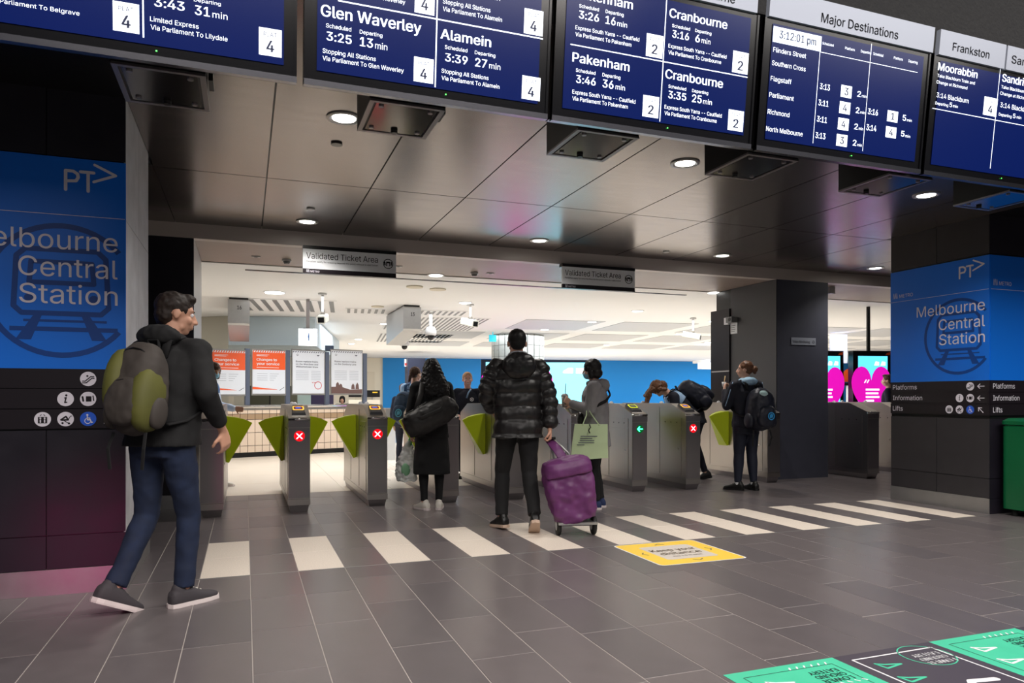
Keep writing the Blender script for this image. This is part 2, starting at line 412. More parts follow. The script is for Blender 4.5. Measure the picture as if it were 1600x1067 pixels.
# back wall
bw = struct('wall_back', box2(MB(), -12, 1.6, 32, 32.3, 0, ZB), CREAM)
struct('wall_back', box2(MB(), 1.6, 34, 31.9, 32.3, 0, ZB), BLUEW)
struct('wall_left', MB().box(-9.3, -9, 9.9, 34, 0, ZB), CREAM)
struct('door_1', box2(MB(), .4, 1.25, 31.95, 32, 0, 2.3), mat('door cream', (214, 206, 190), .5))
part('door_handle', box2(MB(), 1.12, 1.17, 31.88, 31.95, 1.0, 1.4), STEELM, bpy.data.objects['door_1'])
# right-hand white side block at the far right end of the blue wall
struct('wall_right', MB().box(12.9, 13.1, 14.5, 15.4, 2.2, ZB), mat('beige block', (200, 196, 184), .7))
struct('wall_far', MB().box(31, 31.3, 10, 36, 0, ZB), CREAM)
# pale blue bulkhead over the service counter
PB = Plane((0,0,0), (1,0,0), (0,0,1))
def onray(px, depth, z=0):
    d = ray(px, 600); p = d*depth; return Vector((p.x, p.y, z))
a = onray(357, 15.2); b = onray(492, 15.4); c = onray(530, 22)
mb = MB().loftp([[Vector((p.x,p.y,2.30)) for p in (a, b, c, a+Vector((-.3,7,0)))], [Vector((p.x,p.y,ZB)) for p in (a, b, c, a+Vector((-.3,7,0)))]])
struct('wall_bulkhead', mb, PALEB)
a = onray(250, 15.6); b = onray(357, 15.21)
struct('wall_beige', MB().loftp([[Vector((p.x,p.y,0)) for p in (a, b, b+Vector((-.2,3,0)), a+Vector((0,3,0)))], [Vector((p.x,p.y,ZB)) for p in (a, b, b+Vector((-.2,3,0)), a+Vector((0,3,0)))]]), mat('beige plaster', (190, 186, 172), .6))
# round tiled column
cc = onray(809, 20.0)
col = root('round_column', 'round column clad in pale grey tiles behind the man in the puffer jacket', 'column', (cc.x, cc.y, 0))
part('core', MB().cyl((cc.x, cc.y, 0), (0,0,1), .715, ZB, 32), GREYP, col)
m_t = mat('column tile', (178, 182, 180), .3, noise=.05)
n = 22
tmesh = None
for r in range(4):
    z0 = 1.7+.302*r
    for k in range(n):
        t0 = 2*pi*k/n+.02; t1 = 2*pi*(k+1)/n-.02; q = []
        if tmesh is None:
            a_, b_ = -pi/n+.02, pi/n-.02
            mb = MB().loftp([[(.715*cos(t), .715*sin(t), 0) for t in (a_, b_)]+[(.735*cos(t), .735*sin(t), 0) for t in (b_, a_)], [(.715*cos(t), .715*sin(t), .29) for t in (a_, b_)]+[(.735*cos(t), .735*sin(t), .29) for t in (b_, a_)]])
            tmesh = fixn(mb.mesh('tile', m_t))
        o = link('tile', tmesh, col, (0, 0, z0)); o.rotation_euler = (0, 0, 2*pi*k/n)
# ---- left pillar with the station sign
XL, YL, YLb = -.697, 5.05, 6.15
lp = struct('wall_left_pillar', MB().box(-2.6, XL-.012, YL+.012, YLb, 0, ZC+1.5), BLACKC)
for (x0, x1) in ((-2.6, -2.02), (-2.02, -1.125), (-1.125, XL)):
    for (z0, z1) in ((.155, .36), (.36, 1.0), (2.66, 3.6)):
        part('panel', MB().box(x0+.003, x1-.003, YL, YL+.012, z0+.003, z1-.003), BLACKP, lp)
part('skirting', MB().box(-2.6, XL, YL-.006, YL+.012, 0, .155), STEELM, lp)
for (y0, y1) in ((YL, 5.62), (5.62, YLb)):
    for (z0, z1) in ((.155, 1.1), (1.1, 2.3), (2.3, ZC)):
        part('side_panel', MB().box(XL-.012, XL, y0+.002, y1-.002, z0+.002, z1-.002), CONC, lp)
part('side_skirting', MB().box(XL-.012, XL+.004, YL, YLb, 0, .155), STEELM, lp)
# ---- pier left of the gates
pr = struct('wall_pier', MB().box(-3.4, -.53, YB+.012, YS, 0, ZB), BLACKC)
for (x0, x1) in ((-3.4, -1.6), (-1.6, -.517)):
    for (z0, z1) in ((.15, 1.4), (1.4, ZB)):
        part('panel', MB().box(x0, x1-.002, YB, YB+.012, z0+.002, z1-.002), BLACKP, pr)
part('skirting', MB().box(-3.4, -.515, YB-.006, YB+.012, 0, .15), STEELM, pr)
part('side_panel', MB().box(-.53, -.517, YB+.01, YS, 0, ZB), STEELM, pr)
# ---- centre pillar
cp = struct('wall_centre_pillar', MB().box(7.237, 8.17, YB+.012, YS, 0, ZB), BLACKC)
part('panel', MB().box(7.228, 8.18, YB, YB+.012, .0, ZB), SLATE, cp)
part('side_panel', MB().box(7.225, 7.237, YB, 9.5, 0, ZB), mat('grey side panel', (66, 66, 70), .5, noise=.05), cp)
part('side_panel', MB().box(8.17, 8.182, YB+.01, YS, 0, ZB), SLATE, cp)
part('door_frame', MB().box(7.2, 7.26, 9.5, YS+.1, 0, 2.6), DARKM, cp)
part('rail', MB().box(7.19, 7.21, 9.5, 9.95, 1.60, 1.62), STEELM, cp)
# ---- right pillar
XR, YR, YRb = 7.14, 5.2, 6.4
rp = struct('wall_right_pillar', MB().box(XR+.012, 9.2, YR+.012, YRb, 0, ZC+1.5), BLACKC)
for (y0, y1) in ((YR, 5.8), (5.8, YRb)):
    for (z0, z1) in ((.155, .36), (.36, .975), (2.67, 3.6)):
        part('panel', MB().box(XR, XR+.012, y0+.003, y1-.003, z0+.003, z1-.003), mat('charcoal cladding', (46, 44, 47), .45, noise=.08), rp)
part('skirting', MB().box(XR-.006, XR+.012, YR, YRb, 0, .155), STEELM, rp)
for (x0, x1) in ((XR, 7.75), (7.75, 9.2)):
    for (z0, z1) in ((.155, .36), (.36, .975), (2.67, 3.6)):
        part('front_panel', MB().box(x0+.003, x1-.003, YR, YR+.012, z0+.003, z1-.003), BLACKP, rp)
part('front_skirting', MB().box(XR, 9.2, YR-.004, YR+.012, 0, .155), BLACKP, rp)
struct('wall_pillar_skirt', MB().box(-.70, -.69, YLb, YLb+.05, 0, .155), STEELM)
# room shell around the lobby so that nothing opens onto the void
struct('wall_right_lobby', MB().box(12.9, 13.0, -3.5, YB, 0, 6.2), BLACKP)
struct('wall_left_lobby', MB().box(-6.1, -6.0, -3.5, YB, 0, 6.2), BLACKP)
struct('wall_left_return', MB().box(-6.0, -3.4, YB, YB+.1, 0, ZC+.1), BLACKP)
# ================================================================ STATION SIGNS
def icon_disc(pl, t, u, v, kind, r=.044, blue=False):
    q = MB(); pl.disc(q, u, v, r, .004); dk = part('icon_disc', q, SIGNI if blue else SIGNW, t)
    k = MB(); w2 = MB(); e = .0055; s = r/.044
    def st(pts, w): pl.stroke(k, [(u+a*s, v+b*s) for a, b in pts], w*s, e)
    if kind == 'esc':
        st([(-.03,-.014),(-.016,-.014),(.014,.014),(.03,.014)], .006); st([(-.03,-.024),(-.010,-.024),(.020,.004),(.032,.004)], .006); pl.disc(k, u-.004*s, v+.018*s, .006*s, e)
    elif kind == 'info':
        st([(-.004,.006),(.003,.008),(-.004,-.022),(.006,-.020)], .007); pl.disc(k, u+.004*s, v+.022*s, .006*s, e)
    elif kind == 'card':
        pl.poly(k, [(u-.012*s, v-.016*s), (u+.018*s, v-.016*s), (u+.018*s, v+.016*s), (u-.012*s, v+.016*s)], e); st([(-.030,.012),(-.026,-.012)], .010); st([(.026,.018),(.030,-.010)], .006)
    elif kind == 'lift':
        pl.poly(k, [(u-.024*s, v-.024*s), (u+.024*s, v-.024*s), (u+.024*s, v+.014*s), (u-.024*s, v+.014*s)], e)
        for a in (-.011, .011): pl.disc(w2, u+a*s, v+.006*s, .005*s, e+.001); pl.stroke(w2, [(u+a*s, v-.004*s), (u+a*s, v-.018*s)], .007*s, e+.001)
        st([(-.012,.022),(-.006,.028)], .004); st([(.012,.022),(.006,.028)], .004)
    elif kind == 'pram':
        st([(-.024,-.004),(.002,.016),(.014,-.004),(-.02,-.006)], .009); st([(.014,-.004),(.026,.018),(.032,.018)], .004); st([(-.012,-.006),(.016,-.026)], .004); pl.disc(k, u-.016*s, v-.024*s, .006*s, e); pl.disc(k, u+.018*s, v-.026*s, .006*s, e)
    else:
        pl.disc(k, u-.004*s, v+.024*s, .006*s, e); st([(-.004,.014),(-.003,-.006),(.012,-.006),(.018,-.022),(.024,-.02)], .006); st([(-.004,.006),(.010,.005)], .005)
        pl.disc(k, u-.002*s, v-.012*s, .018*s, e, 20, .014*s)
    part('pictogram', k, SIGNW if blue else SIGNK, dk)
    if w2.f: part('pictogram_figures', w2, SIGNW, dk)
def arrow(pl, mb, u, v, ang, L=.05, w=.008):
    c, s_ = cos(ang), sin(ang)
    def R(a, b): return (u+a*c-b*s_, v+a*s_+b*c)
    pl.stroke(mb, [R(-L, 0), R(L*.9, 0)], w, .004); pl.stroke(mb, [R(L*.2, L*.62), R(L*.9, 0), R(L*.2, -L*.62)], w, .004)
def metro(pl, mb, u, v, h, full=1.0):
    # outline letter M made of slanted strokes, then the word
    for k in range(3):
        a = u+k*h*.34
        pl.stroke(mb, [(a, v), (a+h*.12, v+h), (a+h*.30, v)], h*.065, .004)
    text(mb, pl, 'METRO', u+h*1.35, v+h*.05, h*.62, h*2.9, bold=-.004, e=.004)
def station_sign(name, label, o, r, width, arrows, zoff=0):
    pl = Plane(o, r, (0,0,1)); t = root(name, label, 'sign', tuple(o))
    def rect(nm, u0, u1, z0, z1, m, e0=.0, th=.012):
        mb = MB(); pl.rect(mb, u0, u1, z0, z1, e0, th); return part(nm, mb, m, t)
    W = width
    rect('blue_panel', -W, 0, 1.37, 2.655, SIGNB, 0, .008)
    for k in range(3): rect('direction_strip', -W, 0, 1.005+.1225*k+.003, 1.005+.1225*(k+1)-.002, SIGNK, 0, .008)
    pl = Plane(Vector(o)+pl.n*.008, r, (0,0,1))
    # dark blue emblem: train front in a circle
    cu, cv, R = -.345, 1.845, .408; d = MB(); N = 56
    def arc(r1, r2, e):
        for k in range(N):
            a0, a1 = 2*pi*k/N, 2*pi*(k+1)/N; q = [(cu+r1*cos(a0), cv+r1*sin(a0)), (cu+r1*cos(a1), cv+r1*sin(a1)), (cu+r2*cos(a1), cv+r2*sin(a1)), (cu+r2*cos(a0), cv+r2*sin(a0))]
            if all(p[0] < -.002 for p in q): pl.poly(d, q, e)
    arc(R, R-.032, .001)
    pl.stroke(d, [(cu-.25, cv-.10), (cu-.235, cv+.20), (cu-.19, cv+.245), (cu+.19, cv+.245), (cu+.235, cv+.20), (cu+.25, cv-.10), (cu+.21, cv-.14), (cu-.21, cv-.14), (cu-.25, cv-.10)], .030, .001)
    pl.stroke(d, [(cu-.16, cv+.17), (cu+.16, cv+.17), (cu+.17, cv+.045), (cu-.17, cv+.045), (cu-.16, cv+.17)], .028, .0012)
    for a in (-.17, .17): pl.disc(d, cu+a, cv-.05, .026, .0013)
    pl.stroke(d, [(cu-.2, cv-.185), (cu+.24, cv-.185)], .014, .0014, False); pl.stroke(d, [(cu-.27, cv-.235), (cu+.30, cv-.235)], .026, .0014, False)
    for s_ in (-1, 1): pl.poly(d, [(cu+.10*s_, cv-.14), (cu+.14*s_, cv-.14), (cu+.24*s_, cv-.30), (cu+.16*s_, cv-.30)], .0016)
    for (s_, z_, w_) in (('Melbourne', 2.095, .80), ('Central', 1.928, .525), ('Station', 1.765, .52)): q = MB(); text(q, pl, s_, -.045, z_, .116, w_, .004, .004, 'r'); part('lettering', q, SIGNW, t)
    wmb = MB(); pl.stroke(wmb, [(-W+.01, 2.305), (-.005, 2.305)], .0035, .003, False); part('rule_line', wmb, SIGNW, t); wmb = MB()
    # transport mark: P T and a chevron
    b = .016
    pl.stroke(wmb, [(-.325, 2.46), (-.325, 2.575), (-.285, 2.575), (-.262, 2.560), (-.258, 2.54), (-.27, 2.517), (-.325, 2.512)], b*1.15, .004)
    pl.stroke(wmb, [(-.245, 2.575), (-.175, 2.575)], b*1.15, .004); pl.stroke(wmb, [(-.205, 2.575), (-.205, 2.46)], b*1.15, .004)
    pl.stroke(wmb, [(-.17, 2.625), (-.055, 2.570), (-.175, 2.52)], b*1.0, .0045)
    part('transport_mark', wmb, SIGNW, t); wmb = MB(); metro(pl, wmb, -W+.04, 2.345, .062); part('operator_mark', wmb, SIGNW, t)
    rows = (1.31, 1.1875, 1.065)
    for nm, z, wd in (('Platforms', rows[0], .32), ('Information', rows[1], .39), ('Lifts', rows[2], .135)): q = MB(); text(q, pl, nm, -W+.035, z-.025, .052, wd, .006, .004); part('lettering', q, SIGNW, t)
    icon_disc(pl, t, -.205, rows[0], 'esc'); icon_disc(pl, t, -.325, rows[1], 'info'); icon_disc(pl, t, -.205, rows[1], 'card')
    icon_disc(pl, t, -.445, rows[2], 'lift'); icon_disc(pl, t, -.325, rows[2], 'pram'); icon_disc(pl, t, -.205, rows[2], 'wheel', blue=True)
    for a, z in zip(arrows, rows): q = MB(); arrow(pl, q, -.09, z, a, .038); part('arrow', q, SIGNW, t)
    part('emblem', d, SIGND, t)
    return t
station_sign('station_sign', 'large blue Melbourne Central Station sign on the left pillar behind the walking man', (XL, YL, 0), (1,0,0), 1.9, (pi/2, 3*pi/4, pi/4))
station_sign('station_sign', 'blue Melbourne Central Station sign on the gate-facing left face of the right pillar', (XR, YR-.004, 0), (0,-1,0), 1.2, (pi, pi, 3*pi/4))
station_sign('station_sign', 'blue Melbourne Central Station sign cut by the right picture edge above the green bin', (9.0, YR, 0), (1,0,0), 1.86, (pi, pi, 3*pi/4))
# ================================================================ DEPARTURE SCREENS
TILT = radians(6.2); SY = 3.3; SZ = 1.2+.4225*SY
def screen(name, label, u0, u1, build, header=None):
    t = root(name, label, 'screen', ((u0+u1)/2, SY, SZ), group=None)
    pl = Plane((0, SY, SZ), (1,0,0), (0, -sin(TILT), cos(TILT)))
    mb = MB(); q = [pl.P(a, b, -.004) for a, b in ((u0,0),(u1,0),(u1,.70),(u0,.70))]; mb.prism(q, -pl.n*.075); part('casing', mb, BEZEL, t)
    mb = MB(); pl.rect(mb, u0, u1, -.012, .014, -.03, .034); part('bottom_trim', mb, TRIMM, t)
    for a in (u0, u1-.012): mb = MB(); pl.rect(mb, a, a+.012, .012, .70, -.02, .022); part('side_trim', mb, BEZEL, t)
    mb = MB(); pl.rect(mb, u0+.055, u1-.055, .055, .675, .0005); part('display', mb, NAVY, t)
    build(pl, t)
    mb = MB().add([pl.P(u0+.55*(u1-u0)+a, .032+b, .0015) for a, b in ((0,0),(.006,0),(.006,.005),(0,.005))], [(0,1,2,3)])
    part('status_light', mb, mat('green led', (80, 255, 90), .4, emit=3), t)
    if header:
        for (a, b, items) in header:
            mb = MB(); pl.rect(mb, a, b, .705, .852, -.02, .03); h_ = part('header', mb, HEADR, t)
            mb = MB()
            for (s, x0, y0, x1, y1, cap) in items:
                p2 = Plane(pl.o+pl.n*.011, pl.r, pl.u); tpx(mb, p2, s, x0, y0, x1, y1, cap, -.006, .001)
            part('header_lettering', mb, BLACKT, h_)
    return t
def platbox(pl, mbs, xl, yt, xr, yb, num, plat=True):
    a = pl.hit(xl, yt); c = pl.hit(xr, yb); u0, u1 = a[0], c[0]; v0 = pl.hit(xl, yb-(xr-xl)*.14)[1]; v1 = pl.hit(xr, yt+(xr-xl)*.15)[1]
    mb = MB(); pl.rect(mb, u0, u1, v0, v1, .002); bx = part('platform_box', mb, TXT, mbs); h = v1-v0; m = (u0+u1)/2; tx = []
    if plat:
        tx.append((pl, 'PLAT', m, v1-h*.30, h*.155, (u1-u0)*.58, .004, .0035, 'c')); tx.append((pl, num, m, v0+h*.14, h*.42, (u1-u0)*.36, .03, .0035, 'c'))
    else: tx.append((pl, num, m, v0+h*.2, h*.6, (u1-u0)*.38, .02, .0035, 'c'))
    for q in tx: mb = MB(); text(mb, *q); part('lettering', mb, NAVT, bx)
def T(pl, mbs, items):
    for it in items: mb = MB(); tpx(mb, pl, *it); part('lettering', mb, TXT, mbs)
def linepx(pl, mbs, x0, y0, x1, y1, w=.006, e=.002):
    a = pl.hit(x0, y0); b = pl.hit(x1, y1); mb = MB()
    if abs(a[0]-b[0]) > abs(a[1]-b[1]): v = (a[1]+b[1])/2; pl.rect(mb, a[0], b[0], v-w/2, v+w/2, e)
    else: u = (a[0]+b[0])/2; pl.rect(mb, u-w/2, u+w/2, min(a[1], b[1]), max(a[1], b[1]), e)
    part('divider', mb, TXT, mbs)
SM = .0
def s1(pl, m):
    T(pl, m, [('Via Parliament To Belgrave', -22, .5, 124.5, 25.5, 7, SM), ('3:43', 241, 10, 288.6, 17.5, 14, .012), ('Departing', 303, 2.5, 345, 9, 5.5, SM), ('31', 304.5, 22, 328, 27.5, 14.5, .012), ('min', 332, 27.5, 355.5, 31.5, 10, SM),
              ('Limited Express', 234.6, 33.5, 310.5, 45, 7.5, SM), ('Via Parliament To Lilydale', 235.5, 46, 355.5, 65, 7.5, SM)])
    platbox(pl, m, 176, 1.5, 218, 53, '4'); platbox(pl, m, 404.5, 42.6, 440, 90, '4'); linepx(pl, m, 222.6, 0, 225, 59)
def s2(pl, m):
    T(pl, m, [('Via Parliament To Glen Waverley', 504, -16, 633, 5.5, 7, SM), ('Glen Waverley', 501, 27, 658, 50.5, 18, .012), ('Scheduled', 509.4, 43, 548.7, 49.5, 6.5, SM), ('3:25', 509.9, 63, 549.3, 69.3, 13.5, .012), ('Departing', 561.9, 52.5, 597.3, 58.5, 6, SM), ('13', 562, 72, 582.6, 75, 14, .012), ('min', 586, 76, 605, 79, 10, SM),
              ('Stopping All Stations', 504, 82.5, 587, 95.8, 7, SM), ('Via Parliament To Glen Waverley', 504, 94, 630.6, 114, 7, SM),
              ('Stopping All Stations', 691.8, 5.8, 766, 19.5, 7, SM), ('Via Parliament To Alamein', 691.8, 17.8, 784, 34, 7, SM), ('min', 763, -2, 781, 1.5, 10, SM), ('Alamein', 687.9, 60.4, 767, 74, 15.5, .012), ('Scheduled', 695, 76.6, 730, 82, 6, SM), ('3:39', 695, 95.8, 730.4, 101, 12.5, .012), ('Departing', 741.7, 84.5, 773.7, 90, 5.5, SM), ('27', 742, 103.7, 760.6, 106.5, 13, .012), ('min', 764, 107, 781.6, 109.7, 9, SM),
              ('Stopping All Stations', 689.7, 113.4, 763, 125.6, 6.5, SM), ('Via Parliament To Alamein', 689.7, 124.7, 780, 139, 6.5, SM)])
    platbox(pl, m, 648.5, -22, 678.5, 23.5, '4'); platbox(pl, m, 646.9, 88.7, 676.5, 131, '4'); platbox(pl, m, 819.5, 14, 847.5, 56, '4'); platbox(pl, m, 816, 118, 843, 158, '4')
    linepx(pl, m, 528, 0, 848, 62); linepx(pl, m, 683.5, -60, 681, 136.5)
def s3(pl, m):
    L = [('Pakenham', 898.4, -3, 988.4, 14, 14.5, .012), ('Scheduled', 904.7, 12.4, 935.5, 17.3, 5.5, SM), ('3:26', 904, 29.3, 935.5, 33.8, 12, .012), ('Departing', 946, 20.7, 974, 25.9, 5.5, SM), ('16', 945.6, 37, 961.4, 40.2, 12.5, .012), ('min', 964, 41, 979.4, 43.4, 8, SM), ('Express South Yarra -- Caulfield', 898.8, 46, 998.5, 65, 6.3, SM), ('Via Parliament To Pakenham', 898.8, 56.7, 986, 73, 6.3, SM),
         ('Pakenham', 893.9, 95.6, 983, 112.5, 14.5, .012), ('Scheduled', 899.5, 112.5, 930, 117, 5.5, SM), ('3:46', 899.5, 129.4, 930.3, 133.9, 12, .012), ('Departing', 941, 119.3, 968.8, 124.4, 5.5, SM), ('36', 941, 136, 958, 139.5, 12.5, .012), ('min', 961.4, 139.5, 976, 141.8, 8, SM), ('Express South Yarra -- Caulfield', 893.9, 146, 992.4, 162.5, 6.3, SM), ('Via Parliament To Pakenham', 893.9, 156.4, 980.5, 170.3, 6.3, SM),
         ('Cranbourne', 1045.3, 27, 1135.8, 45.7, 14, .012), ('Scheduled', 1049.8, 42.8, 1077.7, 47.7, 5, SM), ('3:16', 1049.8, 59, 1076, 63, 11.5, .012), ('Departing', 1085.8, 50, 1111, 55, 5, SM), ('6', 1085.8, 65.3, 1093, 67, 12, .012), ('min', 1095.7, 67, 1109.4, 70, 8, SM), ('Express South Yarra -- Caulfield', 1044, 74.3, 1134.6, 92, 6, SM), ('Via Parliament To Cranbourne', 1044, 85, 1126.3, 100, 6, SM),
         ('Cranbourne', 1039, 121.5, 1129, 138.4, 14, .012), ('Scheduled', 1044, 137.3, 1071.6, 141.8, 5, SM), ('3:35', 1043.5, 153.5, 1071.6, 157.5, 11.5, .012), ('Departing', 1081, 144, 1106, 148, 5, SM), ('25', 1080.6, 159, 1095.7, 162, 12, .012), ('min', 1098, 162, 1111.7, 164.7, 8, SM), ('Express South Yarra -- Caulfield', 1037.9, 169.2, 1127.2, 184.5, 6, SM), ('Via Parliament To Cranbourne', 1037.9, 179.3, 1119.3, 192.4, 6, SM)]
    T(pl, m, L)
    platbox(pl, m, 1010.5, 53, 1034.5, 91, '2'); platbox(pl, m, 1005, 148.5, 1028, 185, '2'); platbox(pl, m, 1145.5, 80, 1167.5, 116, '2'); platbox(pl, m, 1138.5, 171, 1160, 206, '2')
    linepx(pl, m, 891, 69.3, 1167.7, 121, .005); linepx(pl, m, 1042, 0, 1030, 190, .005)
def s4(pl, m):
    a = pl.hit(1209, 34.7); b = pl.hit(1281.9, 81); mb = MB(); pl.rect(mb, a[0], b[0], b[1], a[1]-.02, .002); ck = part('clock_panel', mb, CLOCK, m)
    mb = MB(); tpx(mb, pl, '3:12:01 pm', 1216.8, 60, 1274.5, 71.4, 12, .02, .0035); part('lettering', mb, NAVT, ck)
    L = []
    for (s, x0, y0, x1, y1) in (('Scheduled', 1284.5, 69.6, 1302, 73), ('Platform', 1320, 77.4, 1335, 80), ('Departing', 1344.6, 82, 1360.6, 85.3), ('Scheduled', 1364, 86, 1379.5, 89), ('Platform', 1396, 92.4, 1410, 95.3), ('Departing', 1419, 97, 1433, 100.3)): L.append((s, x0, y0, x1, y1, 4.2, SM))
    for (s, x0, y0, x1, y1) in (('Flinders Street', 1207.6, 81.4, 1258.8, 91), ('Southern Cross', 1205.7, 101.9, 1258.2, 111.6), ('Flagstaff', 1203.6, 126.5, 1236, 131.5), ('Parliament', 1201.5, 151.5, 1239.6, 158), ('Richmond', 1199, 177.7, 1232.8, 183.5), ('North Melbourne', 1196.5, 204.8, 1253.5, 213)): L.append((s, x0, y0, x1, y1, 7.5, .006))
    for k, (t_, p_) in enumerate((('3:13', '3'), ('3:11', '4'), ('3:11', '4'), ('3:13', '3'))):
        dx, dy = -2.35*k, 25.4*k
        L += [(t_, 1280.5+dx, 139+dy, 1296+dx, 141.8+dy, 9, .008), ('2', 1338.8+dx, 151+dy, 1344.4+dx, 152+dy, 9, .008), ('min', 1346+dx, 152+dy, 1353+dx, 153.3+dy, 4.5, SM)]
        platbox(pl, m, 1314.4+dx, 133+dy, 1329.6+dx, 153.5+dy, p_, False)
    for k, (t_, p_) in enumerate((('3:16', '1'), ('3:14', '4'))):
        dx, dy = -2.5*k, 24.8*k
        L += [(t_, 1355.5+dx, 178+dy, 1371+dx, 181+dy, 9, .008), ('5', 1409.7+dx, 188+dy, 1415+dx, 189.3+dy, 9, .008), ('min', 1416.5+dx, 189.5+dy, 1424+dx, 191+dy, 4.5, SM)]
        platbox(pl, m, 1386.8+dx, 172.5+dy, 1401.6+dx, 191.5+dy, p_, False)
    T(pl, m, L)
    linepx(pl, m, 1281.9, 82, 1433.3, 113, .003); linepx(pl, m, 1281.9, 81.4, 1268.7, 223.7, .003); linepx(pl, m, 1363, 68.8, 1345.9, 235.7, .003)
def s5(pl, m):
    L = [('Moorabbin', 1465, 110, 1526.5, 122, 12, .012), ('Take Blackburn Train and', 1464, 121.5, 1522.6, 131.3, 5, SM), ('Change at Richmond', 1462.7, 131.3, 1510.8, 139, 5, SM), ('3:14 Blackburn', 1462.7, 153, 1512.9, 160.5, 7.5, SM), ('Departing', 1460.9, 163.5, 1481, 166.5, 4.5, SM), ('5', 1483, 167, 1487, 167.5, 7, .008), ('min', 1488.5, 167.8, 1496, 168.8, 4.5, SM),
         ('Sandringham', 1565, 128, 1634, 141, 12, .012), ('Take Blackburn Train and', 1563.8, 139, 1624, 149.5, 5, SM), ('Change at Richmond', 1562, 148.8, 1611, 157, 5, SM), ('3:14 Blackburn', 1562, 168.5, 1613, 176, 7.5, SM), ('Departing', 1560, 181, 1580, 184, 4.5, SM), ('5', 1582, 184.5, 1586, 185, 7, .008), ('min', 1588, 185, 1595, 186.5, 4.5, SM)]
    T(pl, m, L); platbox(pl, m, 1538, 151.5, 1556, 182, '4')
    linepx(pl, m, 1456.4, 170.6, 1600, 195, .004); linepx(pl, m, 1564, 108, 1545.4, 263, .004)
screen('departure_screen', 'leftmost hanging departure screen with Belgrave and Lilydale trains, platform 4', -1.03, .213, s1)
screen('departure_screen', 'hanging departure screen listing Glen Waverley and Alamein trains from platform 4', .243, 1.412, s2)
screen('departure_screen', 'hanging departure screen listing Pakenham and Cranbourne trains from platform 2', 1.436, 2.645, s3, [(1.46, 2.62, [('Cranbourne', 1064, -14, 1148, 6.5, 15)])])
screen('departure_screen', 'hanging Major Destinations screen with the 3:12:01 pm clock', 2.682, 3.922, s4, [(2.70, 3.925, [('Major Destinations', 1283, 35.4, 1403, 60.5, 14.5)])])
screen('departure_screen', 'rightmost hanging screen headed Frankston with Moorabbin on it', 3.95, 5.19, s5, [(3.975, 4.545, [('Frankston', 1488.4, 78.8, 1545.4, 91.4, 12.5)]), (4.56, 5.18, [('Sandringham', 1580.3, 98.4, 1662, 117, 12.5)])])
# hanging rail that carries the screens, and the brackets down to it
mb = MB().box(-5.9, 12.9, 3.30, 3.36, 3.25, 3.35); struct('trim_4', mb, DARKM)
# ---- steel access boxes under the ceiling behind the screens
bxlab = ['under the Belgrave screen', 'under the Glen Waverley screen', 'under the Pakenham screen', 'under the left of the Major Destinations screen', 'under the right end of the Major Destinations screen', 'at the right picture edge']
PLT = mat('dark polished plate', (120, 116, 114), .16, 1)
for k, lb in enumerate(bxlab):
    cx = -.345+1.083*k-(.005*k)
    t = root('service_box', 'dark bolted service box hanging '+lb, 'box', (cx, 3.57, 2.594), group='service boxes behind the departure screens')
    part('casing', MB().box(cx-.183, cx+.183, 3.405, 3.815, 2.604, ZC), mat('black box paint', (12, 12, 14), .35), t)
    mb = MB()
    for (a, b, c, d) in ((-.183, .183, 3.40, 3.42), (-.183, .183, 3.795, 3.818), (-.183, -.160, 3.42, 3.795), (.160, .183, 3.42, 3.795)): mb.box(cx+a, cx+b, c, d, 2.594, 2.606)
    part('rim', mb, STEEL2, t)
    part('cover_plate', MB().box(cx-.148, cx+.148, 3.425, 3.785, 2.597, 2.61), PLT, t)
    for a in (-.12, .12):
        for y in (3.455, 3.745):
            b = part('bolt', MB().cyl((cx+a, y, 2.590), (0,0,1), .013, .008, 10), STEEL2, t)
    part('latch', MB().cyl((cx, 3.755, 2.582), (0,0,1), .018, .016, 12), BLKPL, t)
    part('side_bracket', MB().box(cx+.19, cx+.21, 3.5, 3.62, 2.62, 2.72), BLKPL, t)
# ================================================================ DOWNLIGHTS, SPRINKLERS
dl = ['beside the service box of the second screen', 'between the third and fourth service boxes', 'at the right beside the pillar', 'above the left gates near the beam', 'in front of the beam above the middle gates', 'in front of the beam by the centre pillar', 'behind the right pillar near the beam']
for (x, y), lb in zip(DOWN, dl):
    t = root('downlight', 'round recessed downlight in the dark ceiling '+lb, 'light', (x, y, ZC), group='lobby downlights')
    n = 28; R = []
    mb = MB().loftp([[(x+r*cos(2*pi*k/n), y+r*sin(2*pi*k/n), z) for k in range(n)] for r, z in ((.115, ZC+.001), (.115, ZC-.008), (.095, ZC-.012), (.078, ZC-.004))], cap=False); part('rim', mb, STEELM, t)
    part('lens', MB().cyl((x, y, ZC-.006), (0,0,1), .077, .004, 28), LAMPW, t)
for (px, py, lb) in ((526, 224, 'dark sprinkler rosette behind the second screen'), (486, 326, 'small round ceiling sensor just above the left beam downlight'), (1041, 393, 'pale round sensor disc in the dark ceiling near the beam')):
    p = Plane((0,0,ZC), (1,0,0), (0,1,0)).hit(px, py)
    solo('ceiling_sensor', MB().cyl((p[0], p[1], ZC-.012), (0,0,1), .042, .013, 18), LGREY if px != 526 else BLKPL, lb, 'sensor', (p[0], p[1], ZC-.012))
PZB = Plane((0,0,ZB), (1,0,0), (0,1,0))
